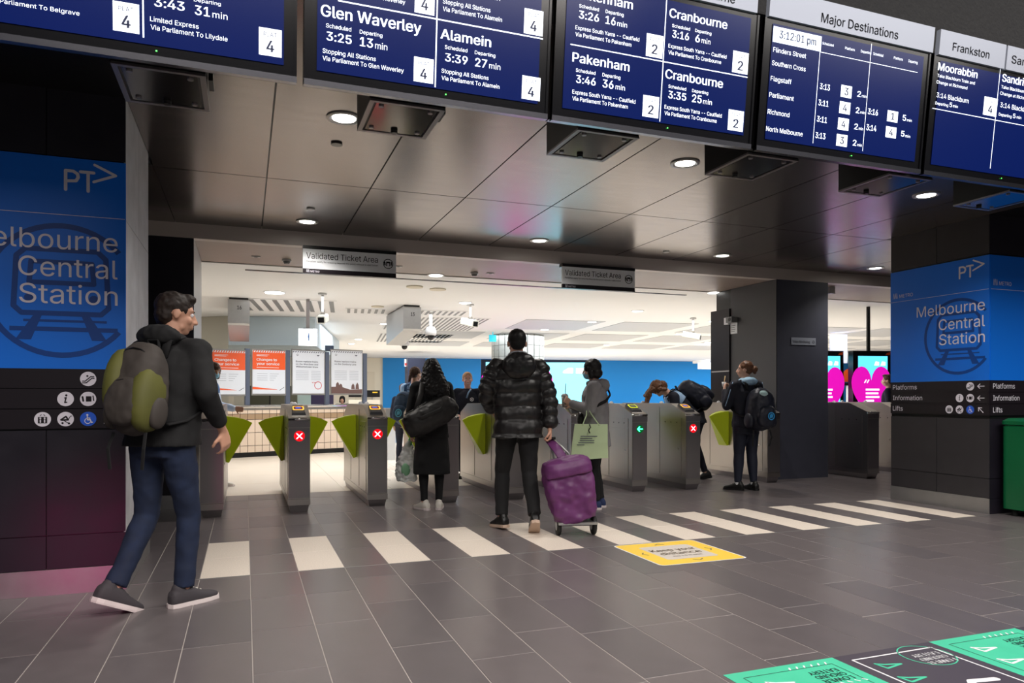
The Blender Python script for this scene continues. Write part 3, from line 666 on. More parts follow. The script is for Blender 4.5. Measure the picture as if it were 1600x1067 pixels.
for (px, py, lb) in ((400, 401, 'left beam'), (622, 416, 'just right of the first ticket area sign'), (766, 427, 'beside the smoke detector')):
    p = PZB.hit(px, py); t = root('recessed_spotlight', 'unlit square fitting in the bronze soffit, '+lb, 'light', (p[0], p[1], ZB), group='small soffit fittings')
    part('plate', MB().box(p[0]-.05, p[0]+.05, p[1]-.03, p[1]+.03, ZB-.006, ZB+.006), LGREY, t); part('lens', MB().cyl((p[0], p[1], ZB-.010), (0,0,1), .02, .006, 12), GREYP, t)
for (px, py, lb) in ((448, 406, 'left of the first ticket area sign'), (741, 426, 'in the soffit between the two ticket area signs')):
    p = PZB.hit(px, py); t = root('smoke_detector', 'round pale smoke detector '+lb, 'detector', (p[0], p[1], ZB))
    part('base', MB().cyl((p[0], p[1], ZB-.02), (0,0,1), .055, .024, 20), LGREY, t); part('dome', MB().cyl((p[0], p[1], ZB-.05), (0,0,1), .030, .03, 20, .045), GREYP, t)
hl = [(429,457,1), (507,517,1), (601,506,1), (560,530,1), (549,537,.9), (309,496,1), (727,473,1), (996,486,1), (925,503,1), (851,515,1), (1062,522,1), (1115,502,1), (1106,535,1), (948,539,1), (681,430,.9), (1115,457,.9)]
hlab = ['near the left of the white ceiling above the box numbered 16', 'just below the left ceiling camera', 'left of the box numbered 13', 'between the grilles far back', 'far back over the posters', 'beside the walking man\'s face', 'above the middle ceiling camera', 'in the white ceiling under the second ticket area sign', 'in the white ceiling left of the second sign', 'above the round tiled column', 'beside the right ceiling camera', 'near the centre pillar', 'far back by the centre pillar', 'far back above the blue wall', 'at the soffit edge by the first sign', 'at the soffit edge by the centre pillar']
for (px, py, s_), lb in zip(hl, hlab):
    p = PZB.hit(px, py); r = .10*s_ if px != 429 else .15
    t = root('hall_downlight', 'bright round downlight '+lb, 'light', (p[0], p[1], ZB), group='hall downlights')
    part('rim', MB().cyl((p[0], p[1], ZB-.004), (0,0,1), r+.03, .012, 24), WHITE, t); part('lens', MB().cyl((p[0], p[1], ZB-.010), (0,0,1), r, .006, 24), LAMPD, t)
for (px, py, r, lb) in ((648, 448, .13, 'flat cream ceiling disc left of the oval speaker'), (590, 479, .12, 'flat cream ceiling disc beside the box numbered 13'), (684, 452, .13, 'oval white ceiling speaker behind the soffit')):
    p = PZB.hit(px, py); solo('ceiling_disc', MB().cyl((p[0], p[1], ZB-.012), (0,0,1), r, .02, 26), mat('cream disc', (214, 206, 184), .5), lb, 'ceiling fitting', (p[0], p[1], ZB-.012))
# ================================================================ TICKET AREA SIGNS
for k, (x0, x1, lb) in enumerate(((.607, 1.655, 'left hanging Validated Ticket Area sign, the brighter one'), (3.787, 4.835, 'right hanging Validated Ticket Area sign, the greyer one nearer the centre pillar'))):
    Y = 8.36; t = root('hanging_sign', lb, 'sign', ((x0+x1)/2, Y, ZB-.3))
    part('panel', MB().box(x0, x1, Y, Y+.03, 2.640, 2.862), mat('silver sign face', (232, 235, 238), .5), t)
    part('footer', MB().box(x0, x1, Y-.001, Y+.031, 2.588, 2.640), SIGNK, t); part('hanger', MB().box(x0, x1+.004, Y-.001, Y+.10, 2.862, 2.90), BLKPL, t)
    pl = Plane((x0, Y-.002, 0), (1,0,0), (0,0,1)); mb = MB()
    text(mb, pl, 'Validated Ticket Area', .035, 2.753, .068, .80, .002, .001); text(mb, pl, 'Penalties apply for entering beyond this point without a valid ticket', .035, 2.712, .018, .80, 0, .001)
    pl.disc(mb, .955, 2.748, .058, .001, 30, .050); pl.poly(mb, [(.932, 2.722), (.980, 2.722), (.980, 2.774), (.932, 2.774)], .001); pl.stroke(mb, [(.915, 2.765), (.918, 2.735)], .016, .001); pl.stroke(mb, [(.992, 2.768), (.995, 2.735)], .012, .001)
    part('lettering', mb, BLACKT, t)
    mb = MB(); pl.poly(mb, [(.943, 2.722), (.968, 2.722), (.968, 2.755), (.943, 2.755)], .0025)
    metro(pl, mb, .036, 2.597, .034); part('lettering', mb, SIGNW, t)
# ================================================================ TICKET GATES
gm = {}
def gmesh(key, mb, m, smooth=False):
    if key not in gm: gm[key] = fixn(mb().mesh(key.split('|')[0], m, smooth))
    return gm[key]
W2 = .108; GL = 2.0
PROF = [(0, .14), (0, .965), (.012, .985), (.35, 1.112), (1.65, 1.112), (1.988, .985), (2.0, .965), (2.0, .14)]
def body():
    return MB().prism([(-W2, y, z) for y, z in PROF], (2*W2, 0, 0))
def sidep(sx, y0, y1, z0, z1):
    return lambda: MB().box(min(sx*W2, sx*(W2+.004)), max(sx*W2, sx*(W2+.004)), y0, y1, z0, z1)
def flap(sx, L):
    def f():
        prof = [(0, .475), (.03, .468), (L, .905), (L*.72, .945), (L*.4, .968), (0, .985)]
        mb = MB(); th = [.105, .10, .006, .035, .065, .105]
        A = [(sx*(W2+.006+x), .95-t, z) for (x, z), t in zip(prof, th)]; B = [(sx*(W2+.006+x), .95+t, z) for (x, z), t in zip(prof, th)]
        return mb.loftp([A, B])
    return f
def reader():
    return MB().loftp([[(a*.075, .06+.0, .995+.002), (b*.075, .06, .995+.002), (b*.062, .27, 1.075), (a*.062, .27, 1.075)] for a, b in ((-1, 1),)]+[[(-.066, .075, 1.035), (.066, .075, 1.035), (.05, .26, 1.115), (-.05, .26, 1.115)]])
def gate(X, Y, label, light=None, flaps='lr', group='ticket gates', reader_on=True, ringcol='o', domes=True):
    t = root('ticket_gate', label, 'ticket gate', (X, Y, 0), group=group)
    link('cabinet', gmesh('cabinet', body, STEEL), t)
    link('plinth', gmesh('plinth', lambda: MB().loftp([[(-.085,.04,0),(.085,.04,0),(.085,1.96,0),(-.085,1.96,0)], [(-.1,.015,.075),(.1,.015,.075),(.1,1.985,.075),(-.1,1.985,.075)]]), STEEL2), t)
    link('kick_plate', gmesh('kick_plate', lambda: MB().box(-W2-.002, W2+.002, -.004, GL+.004, .075, .138), STEEL), t)
    link('front_band', gmesh('front_band', lambda: MB().box(-W2-.001, W2+.001, -.006, .0, .885, .95), STEEL2), t)
    link('front_lip', gmesh('front_lip', lambda: MB().cyl((-W2-.002, .0, .966), (1,0,0), .013, 2*W2+.004, 12), CHROME, True), t)
    link('front_panel', gmesh('front_panel', lambda: MB().box(-W2+.006, W2-.006, -.005, 0, .15, .875), STEEL2), t)
    for sx in (-1, 1):
        for (y0, y1, z0, z1) in ((.1, .58, .16, .80), (.1, .58, .815, .925), (.62, 1.28, .16, 1.06), (1.32, 1.9, .16, .93)):
            link('side_panel', gmesh(f'side_panel|{sx}{y0}{z0}', sidep(sx, y0, y1, z0, z1), STEEL), t)
        for yy in (.2, .34, .48):
            link('screw', gmesh(f'screw|{sx}{yy}', (lambda sx=sx, yy=yy: MB().cyl((sx*(W2+.003), yy, .865), (sx,0,0), .008, .004, 8)), BLKPL), t)
        link('lock', gmesh(f'lock|{sx}', (lambda sx=sx: MB().cyl((sx*(W2+.003), .16, .52), (sx,0,0), .012, .006, 10)), CHROME), t)
    if 'l' in flaps: link('flap', gmesh('flap|l', flap(-1, .275), LIME), t)
    if 'r' in flaps: link('flap', gmesh('flap|r', flap(1, .275), LIME), t)
    if domes:
        for yy in (.75, 1.25): link('sensor_dome', gmesh(f'sensor_dome|{yy}', (lambda yy=yy: MB().ell((0, yy, 1.112), (.028, .028, .03))), WHITE, True), t)
    if reader_on:
        r_ = link('card_reader', gmesh('card_reader', reader, mat('reader housing', (58, 58, 60), .4)), t)
        N = Vector((0, -.4, .92)).normalized(); U = Vector((0, .92, .4)).normalized(); C = Vector((0, .175, 1.080))
        pl = Plane(C, (1,0,0), U)
        def ringf():
            mb = MB(); 
            def rr(a, b): return [(x*a, y*b) for x, y in ((-.8,-1),(.8,-1),(1,-.7),(1,.7),(.8,1),(-.8,1),(-1,.7),(-1,-.7))]
            o_ = rr(.058, .05); i_ = rr(.046, .037)
            A = [pl.P(a, b, .001) for a, b in o_]; B = [pl.P(a, b, .003) for a, b in i_]
            return mb.add(A+B, [(k, (k+1) % 8, 8+(k+1) % 8, 8+k) for k in range(8)])
        rc = {'o': mat('orange reader ring', (255, 190, 70), .4, emit=.9), 'g': mat('yellow green reader ring', (215, 225, 40), .4, emit=.9)}[ringcol]
        link('reader_ring', gmesh('reader_ring|'+ringcol, ringf, rc), r_)
        def disp(): mb = MB(); pl.rect(mb, -.028, .028, -.014, .020, .0035); return mb
        def pad(): mb = MB(); pl.rect(mb, -.044, .044, -.035, .035, .002); return mb
        link('reader_pad', gmesh('reader_pad|'+ringcol, pad, mat('red reader pad', (150, 40, 20), .4) if ringcol == 'o' else BLKPL), r_)
        link('reader_display', gmesh('reader_display|'+ringcol, disp, mat('reader lcd', (60, 90, 190), .3, emit=.8) if ringcol == 'o' else mat('reader lcd grey', (110, 120, 140), .3)), r_)
    if light:
        pl = Plane((0, -.0055, .793), (1,0,0), (0,0,1)); red = light == 'x'
        s_ = link('status_light', gmesh('status_light|'+light, lambda: (lambda mb: mb)(pl.disc(MB(), 0, 0, .053, .001)), mat('red light disc', (200, 0, 8), .4, emit=2.5) if red else mat('green light disc', (0, 90, 40), .4, emit=.6)), t)
        def sym():
            mb = MB()
            if red:
                for a in (-1, 1): pl.stroke(mb, [(-.026, -.026*a), (.026, .026*a)], .011, .0025)
            else: pl.stroke(mb, [(-.032, 0), (.034, 0)], .011, .0025); pl.stroke(mb, [(-.006, .028), (-.034, 0), (-.006, -.028)], .011, .0025)
            return mb
        link('light_symbol', gmesh('light_symbol|'+light, sym, mat('pink light', (255, 110, 120), .4, emit=9) if red else mat('green light', (40, 255, 150), .4, emit=10)), s_)
    return t
gate(-.312, 7.73, 'steel ticket gate nearest the left pillar, dark blank front, partly behind the walking man', None, 'r', reader_on=False)
gate(.528, 7.77, 'steel ticket gate with a red cross, second from the left', 'x', 'lr')
gate(1.36, 7.90, 'steel ticket gate with a red cross left of the woman with the duffel bag', 'x', 'lr')
gate(2.17, 7.88, 'steel ticket gate partly hidden behind the woman with the duffel bag', None, 'l', reader_on=False)
gate(2.985, 7.87, 'steel ticket gate behind the man in the black puffer jacket', None, 'l', reader_on=False)
gate(3.81, 7.92, 'steel ticket gate with a green arrow behind the pale green paper bag', 'a', '', ringcol='g')
gate(4.68, 7.97, 'steel ticket gate with a green arrow right of the woman in the grey hoodie', 'a', 'r', ringcol='g')
gate(5.425, 7.90, 'steel ticket gate with a red cross in front of the bending girl', 'x', '')
gate(6.93, 8.16, 'steel ticket gate against the centre pillar, behind the schoolgirl with ponytail bun', None, 'l', reader_on=False)
gate(8.63, 8.04, 'dark-sided steel ticket gate between centre and right pillars', None, '', reader_on=False)
gate(9.75, 8.5, 'ticket gate half hidden by the right pillar', None, '', reader_on=False)
# ================================================================ LOW TILED WALL WITH POSTERS
LA = Vector((-.13, 15.19, 0)); LB = Vector((2.343, 16.056, 0)); ld = (LB-LA).normalized(); LA = LA-ld*1.0; LEN = (LB-LA).length+.15
ln = Vector((ld.y, -ld.x, 0))
def lw(u, e, z): return LA+ld*u+ln*e+Vector((0,0,z))
def lbox(mb, u0, u1, e0, e1, z0, z1):
    return mb.loftp([[lw(u0,e0,z0), lw(u1,e0,z0), lw(u1,e1,z0), lw(u0,e1,z0)], [lw(u0,e0,z1), lw(u1,e0,z1), lw(u1,e1,z1), lw(u0,e1,z1)]])
lwall = root('low_tiled_wall', 'low wall of beige tiles with a steel rail behind the left gates', 'wall', tuple(LA))
part('core', lbox(MB(), 0, LEN, -.12, -.004, 0, .95), mat('tile grout brown', (96, 74, 60), .8), lwall)
part('skirting', lbox(MB(), 0, LEN, -.12, .012, 0, .09), BLKPL, lwall)
part('top_rail', MB().tube([lw(0, .02, 1.005), lw(LEN, .02, 1.005)], .035, 12), CHROME, lwall, True)
part('rail_cap', lbox(MB(), 0, LEN, -.12, 0, .94, .98), STEELM, lwall)
tw = .148; nt = int(LEN/tw)
bb = ld.to_3d(); rotz = atan2(ld.y, ld.x)
tmb = {}
for k in range(nt):
    for (z0, z1, mm) in ((.09, .225, TILEB), (.225, .485, TILEB), (.485, .745, TILEB), (.745, .86, TILEBR), (.86, .94, TILEB)):
        kk = (z0, mm.name)
        if kk not in tmb: tmb[kk] = fixn(MB().loftp([[(.004,0,z0+.004),(tw-.004,0,z0+.004),(tw-.004,0,z1-.004),(.004,0,z1-.004)], [(.006,-.008,z0+.006),(tw-.006,-.008,z0+.006),(tw-.006,-.008,z1-.006),(.006,-.008,z1-.006)]]).mesh('tile', mm))
        o = link('tile', tmb[kk], lwall, ld*(k*tw)); o.rotation_euler = (0, 0, rotz)
# post-mounted posters above it
plw = Plane(LA-ln*.05, ld, (0,0,1))
postx = [321, 386.5, 449.5, 511, 570]
for i, x in enumerate(postx):
    u = plw.hit(x, 600)[0]; t = solo('steel_post', lbox(MB(), u-.045, u+.045, -.10, -.03, .96, 2.165), mat('blue grey post', (118, 128, 150), .35, .6), ['leftmost blue-grey post of the poster row, behind the masked woman', 'blue-grey post between the two orange posters', 'blue-grey post between the orange posters and the first white one', 'blue-grey post between the two white posters', 'rightmost blue-grey post beside the cream wall'][i], 'post', tuple(lw(u, -.06, .96)))
ORG = mat('poster orange', (240, 92, 36), .4); PWH = mat('poster white', (226, 230, 238), .35); PGR = mat('poster text grey', (86, 90, 104), .5); SOFT = mat('poster pale text', (160, 166, 178), .5)
def poster(x0, y0, x1, y1, kind, label):
    a = plw.hit(x0, y1); b = plw.hit(x1, y0); u0, v0, u1, v1 = a[0], a[1], b[0], b[1]; W = u1-u0; H = v1-v0
    t = root('poster', label, 'poster', tuple(plw.P(u0, v0)))
    mb = MB(); plw.rect(mb, u0-.018, u1+.018, v0-.035, v1+.03, 0, .02); part('frame', mb, STEELM, t)
    p2 = Plane(plw.o+plw.n*.02, plw.r, plw.u)
    mb = MB(); p2.rect(mb, u0, u1, v0, v1, .001); part('sheet', mb, PWH, t)
    def rc(m, fx0, fx1, fy0, fy1, e): p2.rect(m, u0+fx0*W, u0+fx1*W, v0+fy0*H, v0+fy1*H, e)
    w_ = MB(); g_ = MB(); s_ = MB(); o_ = MB()
    if kind == 'o':
        rc(o_, 0, 1, .56, .955, .002)
        for k in range(14): p2.poly(o_, [(u0+W*(k/14), v0+.958*H), (u0+W*((k+.5)/14), v0+.958*H), (u0+W*((k+.9)/14), v0+H), (u0+W*((k+.4)/14), v0+H)], .002)
        
        for s_l, zz, ww in (('Changes to', .76, .62), ('your service', .665, .70)): q = MB(); text(q, p2, s_l, u0+.12*W, v0+zz*H, .060*H, ww*W, .02, .003); part('lettering', q, WHITE, t)
        rc(w_, .12, .5, .895, .905, .003); rc(w_, .12, .45, .87, .88, .003); rc(w_, .12, .8, .60, .612, .003)
        for k in range(4): rc(s_, .14, .45, .46-.05*k, .468-.05*k, .002); rc(s_, .52, .8-.05*k, .46-.05*k, .468-.05*k, .002)
        p2.poly(o_, [(u0, v0+.10*H), (u0+.75*W, v0+.095*H), (u0+.75*W, v0+.10*H), (u0, v0+.16*H)], .002)
        p2.stroke(g_, [(u0+.82*W, v0+.08*H), (u0+.96*W, v0+.15*H)], .01, .002)
    else:
        for k in range(14): p2.poly(g_, [(u0+W*(k/14), v0+.958*H), (u0+W*((k+.5)/14), v0+.958*H), (u0+W*((k+.9)/14), v0+.985*H), (u0+W*((k+.4)/14), v0+.985*H)], .002)
        lines = ['Buses replace trains', 'on the Werribee and', 'Williamstown lines'] if kind == 'b' else ['Buses replace trains', 'on the Sunbury Line']
        for k, s in enumerate(lines): q = MB(); text(q, p2, s, u0+.10*W, v0+(.73-.062*k)*H, .038*H, .70*W, .01, .003); part('lettering', q, PGR, t)
        for k in range(6): rc(s_, .1, .5, .52-.04*k, .528-.04*k, .002); rc(s_, .58, .88, .52-.04*k, .528-.04*k, .002)
        p2.disc(g_, u0+.15*W, v0+.9*H, .03*W, .002, 16, .02*W); p2.poly(g_, [(u0+.75*W, v0+.91*H), (u0+.85*W, v0+.91*H), (u0+.80*W, v0+.88*H)], .002)
        if kind == 'b':
            r_ = MB(); p2.disc(r_, u0+.80*W, v0+.19*H, .12*W, .002, 24, .10*W); text(r_, p2, 'YOU', u0+.6*W, v0+.24*H, .03*H, .14*W, .03, .002); part('red_print', r_, mat('print red', (200, 70, 80), .5), t)
        else:
            b_ = MB(); p2.poly(b_, [(u0, v0), (u1, v0), (u1, v0+.10*H), (u0+.6*W, v0+.09*H), (u0+.3*W, v0+.16*H), (u0, v0+.15*H)], .002)
            for (fx, fy, h_) in ((.2, .15, .12), (.3, .14, .09), (.7, .1, .14), (.84, .1, .16)): p2.poly(b_, [(u0+(fx-.06)*W, v0+fy*H), (u0+(fx+.06)*W, v0+fy*H), (u0+(fx+.04)*W, v0+(fy+h_*.7)*H), (u0+fx*W, v0+(fy+h_)*H), (u0+(fx-.05)*W, v0+(fy+h_*.6)*H)], .0025)
            part('picture_print', b_, mat('print brown', (110, 84, 80), .5), t)
    for m_b, mm, nm in ((o_, ORG, 'orange_print'), (w_, WHITE, 'white_print'), (g_, PGR, 'grey_print'), (s_, SOFT, 'small_print')):
        if m_b.f: part(nm, m_b, mm, t)
poster(328, 549, 382.5, 616, 'o', 'orange and white Changes to your service poster, the left one')
poster(394, 549, 445, 615, 'o', 'orange and white Changes to your service poster, the right one')
poster(456.5, 549.5, 506, 614.5, 'b', 'white poster about the Werribee and Williamstown lines')
poster(517, 549.5, 565, 614.5, 'c', 'white poster about the Sunbury Line with a picture along its foot')
# ================================================================ HALL FITTINGS
def ppt(px, py, depth):
    d = ray(px, py); return d*depth+Vector((0,0,EYE))
# numbered steel boxes
def hood(px0, px1, dep, num, label, L=1.7):
    a = onray(px0, dep); b = onray(px1, dep); x0, x1 = a.x, b.x; y = (a.y+b.y)/2
    t = root('hanging_hood', label, 'ceiling box', ((x0+x1)/2, y, ZB))
    zt = ZB-.03; zb = zt-.44
    prof = [(y, zt), (y, zb+.03), (y+.03, zb), (y+L, zb-.16), (y+L, zt)]
    mb = MB().prism([(x0, p, z) for p, z in prof], (x1-x0, 0, 0)); part('shell', mb, STEELM, t)
    part('top_gap', MB().box(x0+.02, x1-.02, y+.02, y+L-.02, zt, ZB+.004), BLKPL, t)
    pl = Plane((x0, y-.002, 0), (1,0,0), (0,0,1)); mb = MB(); text(mb, pl, num, (x1-x0)/2+.01, zt-.17, .065, None, .02, .001, 'c'); part('number', mb, BLACKT, t)
hood(356, 390, 12.4, '16', 'steel box numbered 16 hanging from the white ceiling at left')
hood(629, 659, 13.4, '13', 'steel box numbered 13 hanging from the white ceiling')
def bullet(px, ptop, pbody, dep, label, yaw=0, s=1.0):
    c = ppt(px, pbody, dep); top = ZB
    t = root('security_camera', label, 'camera', (c.x, c.y, ZB))
    part('mount', MB().cyl((c.x, c.y, top-.02), (0,0,1), .07*s, .022, 16), LGREY, t)
    part('pole', MB().cyl((c.x, c.y, c.z+.06*s), (0,0,1), .022*s, top-c.z-.06*s, 12), LGREY, t)
    part('knuckle', MB().ell((c.x, c.y, c.z+.08*s), (.045*s, .045*s, .04*s)), CHROME, t, True)
    M = Matrix.Translation(c) @ Matrix.Rotation(yaw, 4, 'Z') @ Matrix.Rotation(radians(12), 4, 'X')
    part('housing', MB().loftp([[(x*.07*s, y*s, z*.065*s-.0) for x, z in ((-1,-.8),(-.8,-1),(.8,-1),(1,-.8),(1,.6),(.7,1),(-.7,1),(-1,.6))] for y in (-.16, .22)]).xf(M), mat('camera beige', (190, 188, 178), .4), t)
    part('window', MB().box(-.05*s, .05*s, -.165*s, -.155*s, -.045*s, .04*s).xf(M), BLKPL, t)
bullet(504, 472, 498, 11.9, 'ceiling-mounted box camera above the white posters', radians(-15))
bullet(735, 484, 504, 13.3, 'ceiling-mounted box camera right of the dome cameras', radians(20))
bullet(1083, 508, 525, 15.6, 'ceiling-mounted box camera near the centre pillar', radians(45))
def domecam(px, py, dep, label, s=1.0):
    c = ppt(px, py, dep); t = root('dome_camera', label, 'camera', (c.x, c.y, ZB))
    part('stem', MB().cyl((c.x, c.y, c.z+.10*s), (0,0,1), .035*s, ZB-c.z-.10*s, 14), LGREY, t)
    part('housing', MB().loftp([MB().ring((c.x, c.y, c.z+z*s), (0,0,1), (1,0,0), r*s, r*s, 20) for z, r in ((.14,.05),(.12,.09),(.04,.12),(-.04,.11))]), LGREY, t, True)
    part('lens_bubble', MB().ell((c.x, c.y, c.z-.06*s), (.075*s, .075*s, .075*s)), BLKPL, t, True)
domecam(673, 521, 14.5, 'white dome camera right of the box numbered 13'); domecam(632, 538, 16.5, 'small white dome camera under the box numbered 13', .9)
# lit pictogram box
c = ppt(481, 527, 12.6); t = root('lit_pictogram_sign', 'glowing white box sign with a standing figure, hung on a pole', 'sign', (c.x, c.y, ZB))
M = Matrix.Translation(c)
part('pole', MB().box(c.x-.028, c.x+.028, c.y-.028, c.y+.028, c.z+.15, ZB), STEEL2, t)
part('light_box', MB().box(-.155, .155, -.06, .06, -.145, .145).xf(M), mat('lit white box', (245, 248, 255), .4, emit=1.3), t)
part('cap', MB().box(-.08, .08, -.05, .05, .145, .16).xf(M), BLKPL, t)
pl = Plane(c+Vector((0,-.062,0)), (1,0,0), (0,0,1)); mb = MB(); pl.disc(mb, .01, 0, .095, .001, 32, .091); pl.disc(mb, .01, .055, .012, .001); pl.stroke(mb, [(.01, .03), (.01, -.01)], .028, .001); pl.stroke(mb, [(.01, -.01), (.01, -.055)], .018, .001); part('pictogram', mb, mat('pictogram blue', (40, 80, 130), .5), t)
# wall camera at the blue wall
c = ppt(1106, 571, 24); t = root('wall_camera', 'small white camera on the blue wall by the centre pillar', 'camera', tuple(c))
part('bracket', MB().box(c.x-.05, c.x+.05, c.y-.05, c.y+.8, c.z+.1, c.z+.2), LGREY, t); part('housing', MB().box(c.x-.32, c.x+.30, c.y-.12, c.y+.12, c.z-.12, c.z+.1), WHITE, t); part('window', MB().cyl((c.x+.15, c.y-.13, c.z), (0,1,0), .06, .02, 12), BLKPL, t)
# camera and notice on the pillar side
SP = Plane((7.225, 0, 0), (0,-1,0), (0,0,1))
def spx(px, py): a = SP.hit(px, py); return (-a[0], a[1])
y_, z_ = spx(1148, 500)
t = root('pillar_camera', 'grey camera and white box on the centre pillar above the notice', 'camera', (7.225, y_, z_))
part('housing', MB().box(7.11, 7.225, y_-.07, y_+.07, z_-.045, z_+.045), GREYP, t); part('lens', MB().cyl((7.105, y_-.02, z_), (1,0,0), .03, .01, 14), BLKPL, t)
part('junction_box', MB().box(7.17, 7.225, y_+.09, y_+.2, z_-.06, z_+.05), WHITE, t)
y_, z_ = spx(1147, 513)
t = root('pillar_notice', 'small white notice on the side of the centre pillar', 'notice', (7.225, y_, z_))
part('sheet', MB().box(7.218, 7.2249, y_-.085, y_+.085, z_-.085, z_+.085), WHITE, t)
pl = Plane((7.217, y_+.085, z_), (0,-1,0), (0,0,1)); mb = MB()
for k in range(4): pl.rect(mb, .02, .13-.02*(k % 2), .04-.03*k, .048-.03*k, .001)
part('small_print', mb, GREYP, t)
FPp = Plane((0, YB, 0), (1,0,0), (0,0,1)); a = FPp.hit(1236, 539); b = FPp.hit(1274, 529)
t = root('pillar_plaque', 'small silver Video Monitoring plaque on the front of the centre pillar', 'sign', (a[0], YB, a[1]))
mb = MB(); FPp.rect(mb, a[0], b[0], a[1]+.006, b[1]+.006, .001, .008); part('plate', mb, HEADR, t)
p2 = Plane((0, YB-.010, 0), (1,0,0), (0,0,1)); mb = MB(); text(mb, p2, 'Video Monitoring', a[0]+.02, a[1]+.035, .034, (b[0]-a[0])*.70, .0, .001); p2.disc(mb, b[0]-.045, a[1]+.053, .02, .001, 16, .015); part('lettering', mb, BLACKT, t)
# sensor under the beam at the pillar corners
for (px, py, lb) in ((1141, 463, 'small white sensor at the top of the centre pillar\'s left corner'), (1298, 453, 'small beige sensor at the top of the centre pillar\'s right side')):
    p = PZB.hit(px, py-4); solo('corner_sensor', MB().box(p[0]-.05, p[0]+.05, p[1]-.04, p[1]+.04, ZB-.10, ZB+.002), LGREY, lb, 'sensor', (p[0], p[1], ZB-.05))
# big displays in the hall
CY = mat('display cyan', (96, 214, 250), .3, emit=1.1); CY2 = mat('display pale cyan', (130, 226, 252), .3, emit=1.1); MAG = mat('display magenta', (236, 20, 190), .3, emit=.7); DW = mat('display white', (240, 250, 255), .3, emit=1.2); DB = mat('display surround', (10, 70, 130), .4)
def heart(pl, mb, cu, cv, w, h, e=.003):
    pts = []
    for k in range(48):
        t = 2*pi*k/48; x = 16*sin(t)**3; y = 13*cos(t)-5*cos(2*t)-2*cos(3*t)-cos(4*t); pts.append((cu+x/32*w, cv+(y+2.5)/29*h))
    pts.reverse(); pl.poly(mb, pts, e)
def flamb(mb): return mb
fr = lambda dep, px: onray(px, dep)
n_ = Vector((-FW.x, -FW.y, 0))
R1 = Vector((cos(radians(-13)), sin(radians(-13)), 0))
# wide cyan billboard behind the puffer man
p0 = onray(752, 18.6, 0); plb = Plane(p0, R1, (0,0,1)); u1 = plb.hit(936, 600)[0]
t = root('wide_billboard', 'wide glowing cyan billboard with a pink heart behind the puffer man', 'display', tuple(p0))
mb = MB(); plb.rect(mb, 0, u1, .0, 2.17, -.15, .15); part('casing', mb, mat('dark casing', (14, 26, 48), .35), t)
uu0 = plb.hit(759, 600)[0]; uu1 = plb.hit(924, 600)[0]; mb = MB(); plb.rect(mb, uu0, uu1, .25, 2.10, .002); part('display', mb, CY2, t)
mb = MB(); heart(plb, mb, plb.hit(808, 600)[0], 1.13, 1.9, 1.9); part('heart_print', mb, MAG, t)
mb = MB(); a = plb.hit(879, 583); 
for (x0, x1, y0, y1) in ((880,895,583,575),(900,914,577.5,575.5),(900,914,580.5,578.5),(900,912,583.5,581.5)):
    q = plb.hit(x0, y0); r_ = plb.hit(x1, y1)
    if x0 == 880: plb.poly(mb, [(q[0], q[1]), (r_[0], q[1]), (r_[0], r_[1]), (q[0]+.14, r_[1]), (q[0], q[1]+.05)], .004)
    else: plb.rect(mb, q[0], r_[0], q[1], r_[1], .004)
part('logo_print', mb, DW, t)
def totem(px0, px1, ptop, dep, label, hx):
    p0 = onray(px0, dep); pl = Plane(p0, R1, (0,0,1)); W = pl.hit(px1, 600)[0]; H = pl.hit((px0+px1)/2, ptop)[1]
    t = root('heart_display', label, 'display', tuple(p0))
    mb = MB(); pl.rect(mb, 0, W, .05, H, -.16, .16); part('casing', mb, BLKPL, t)
    mb = MB(); pl.rect(mb, .10, W-.07, .35, H-.10, .002); part('display', mb, CY, t)
    mb = MB(); heart(pl, mb, hx*W, 1.22, W*1.05, 1.12); part('heart_print', mb, MAG, t)
    mb = MB()
    for k, f in enumerate((.5, .46, .5, .3)): pl.rect(mb, .33*W, (.33+f*.72)*W, 1.32-.07*k, 1.355-.07*k, .005)
    pl.rect(mb, .33*W, .45*W, 1.0, 1.03, .005); pl.stroke(mb, [(.30*W, 1.47), (.34*W, 1.52)], .02, .005); pl.stroke(mb, [(.37*W, 1.47), (.41*W, 1.52)], .02, .005)
    for x in (.55, .72): pl.poly(mb, [(x*W, H-.28), ((x+.13)*W, H-.28), ((x+.13)*W, H-.21), ((x+.04)*W, H-.20)], .005)
    part('white_print', mb, DW, t)
    mb = MB(); pl.poly(mb, [(W-.12, H-.08), (W-.02, H-.08), (W-.01, H-.02), (W-.08, H-.04)], .004); part('orange_tag', mb, ORG, t)
    part('ceiling_pole', MB().cyl((pl.P(W*.4, 0).x, pl.P(W*.4, 0).y, H), (0,0,1), .035, max(.01, ZB-H), 10), BLKPL, t)
    return t
totem(1262, 1318, 548, 13.9, 'standing display with a pink heart, half behind the centre pillar', .5)
totem(1333, 1392, 548, 13.6, 'standing display with a pink heart between the two right pillars', .48)
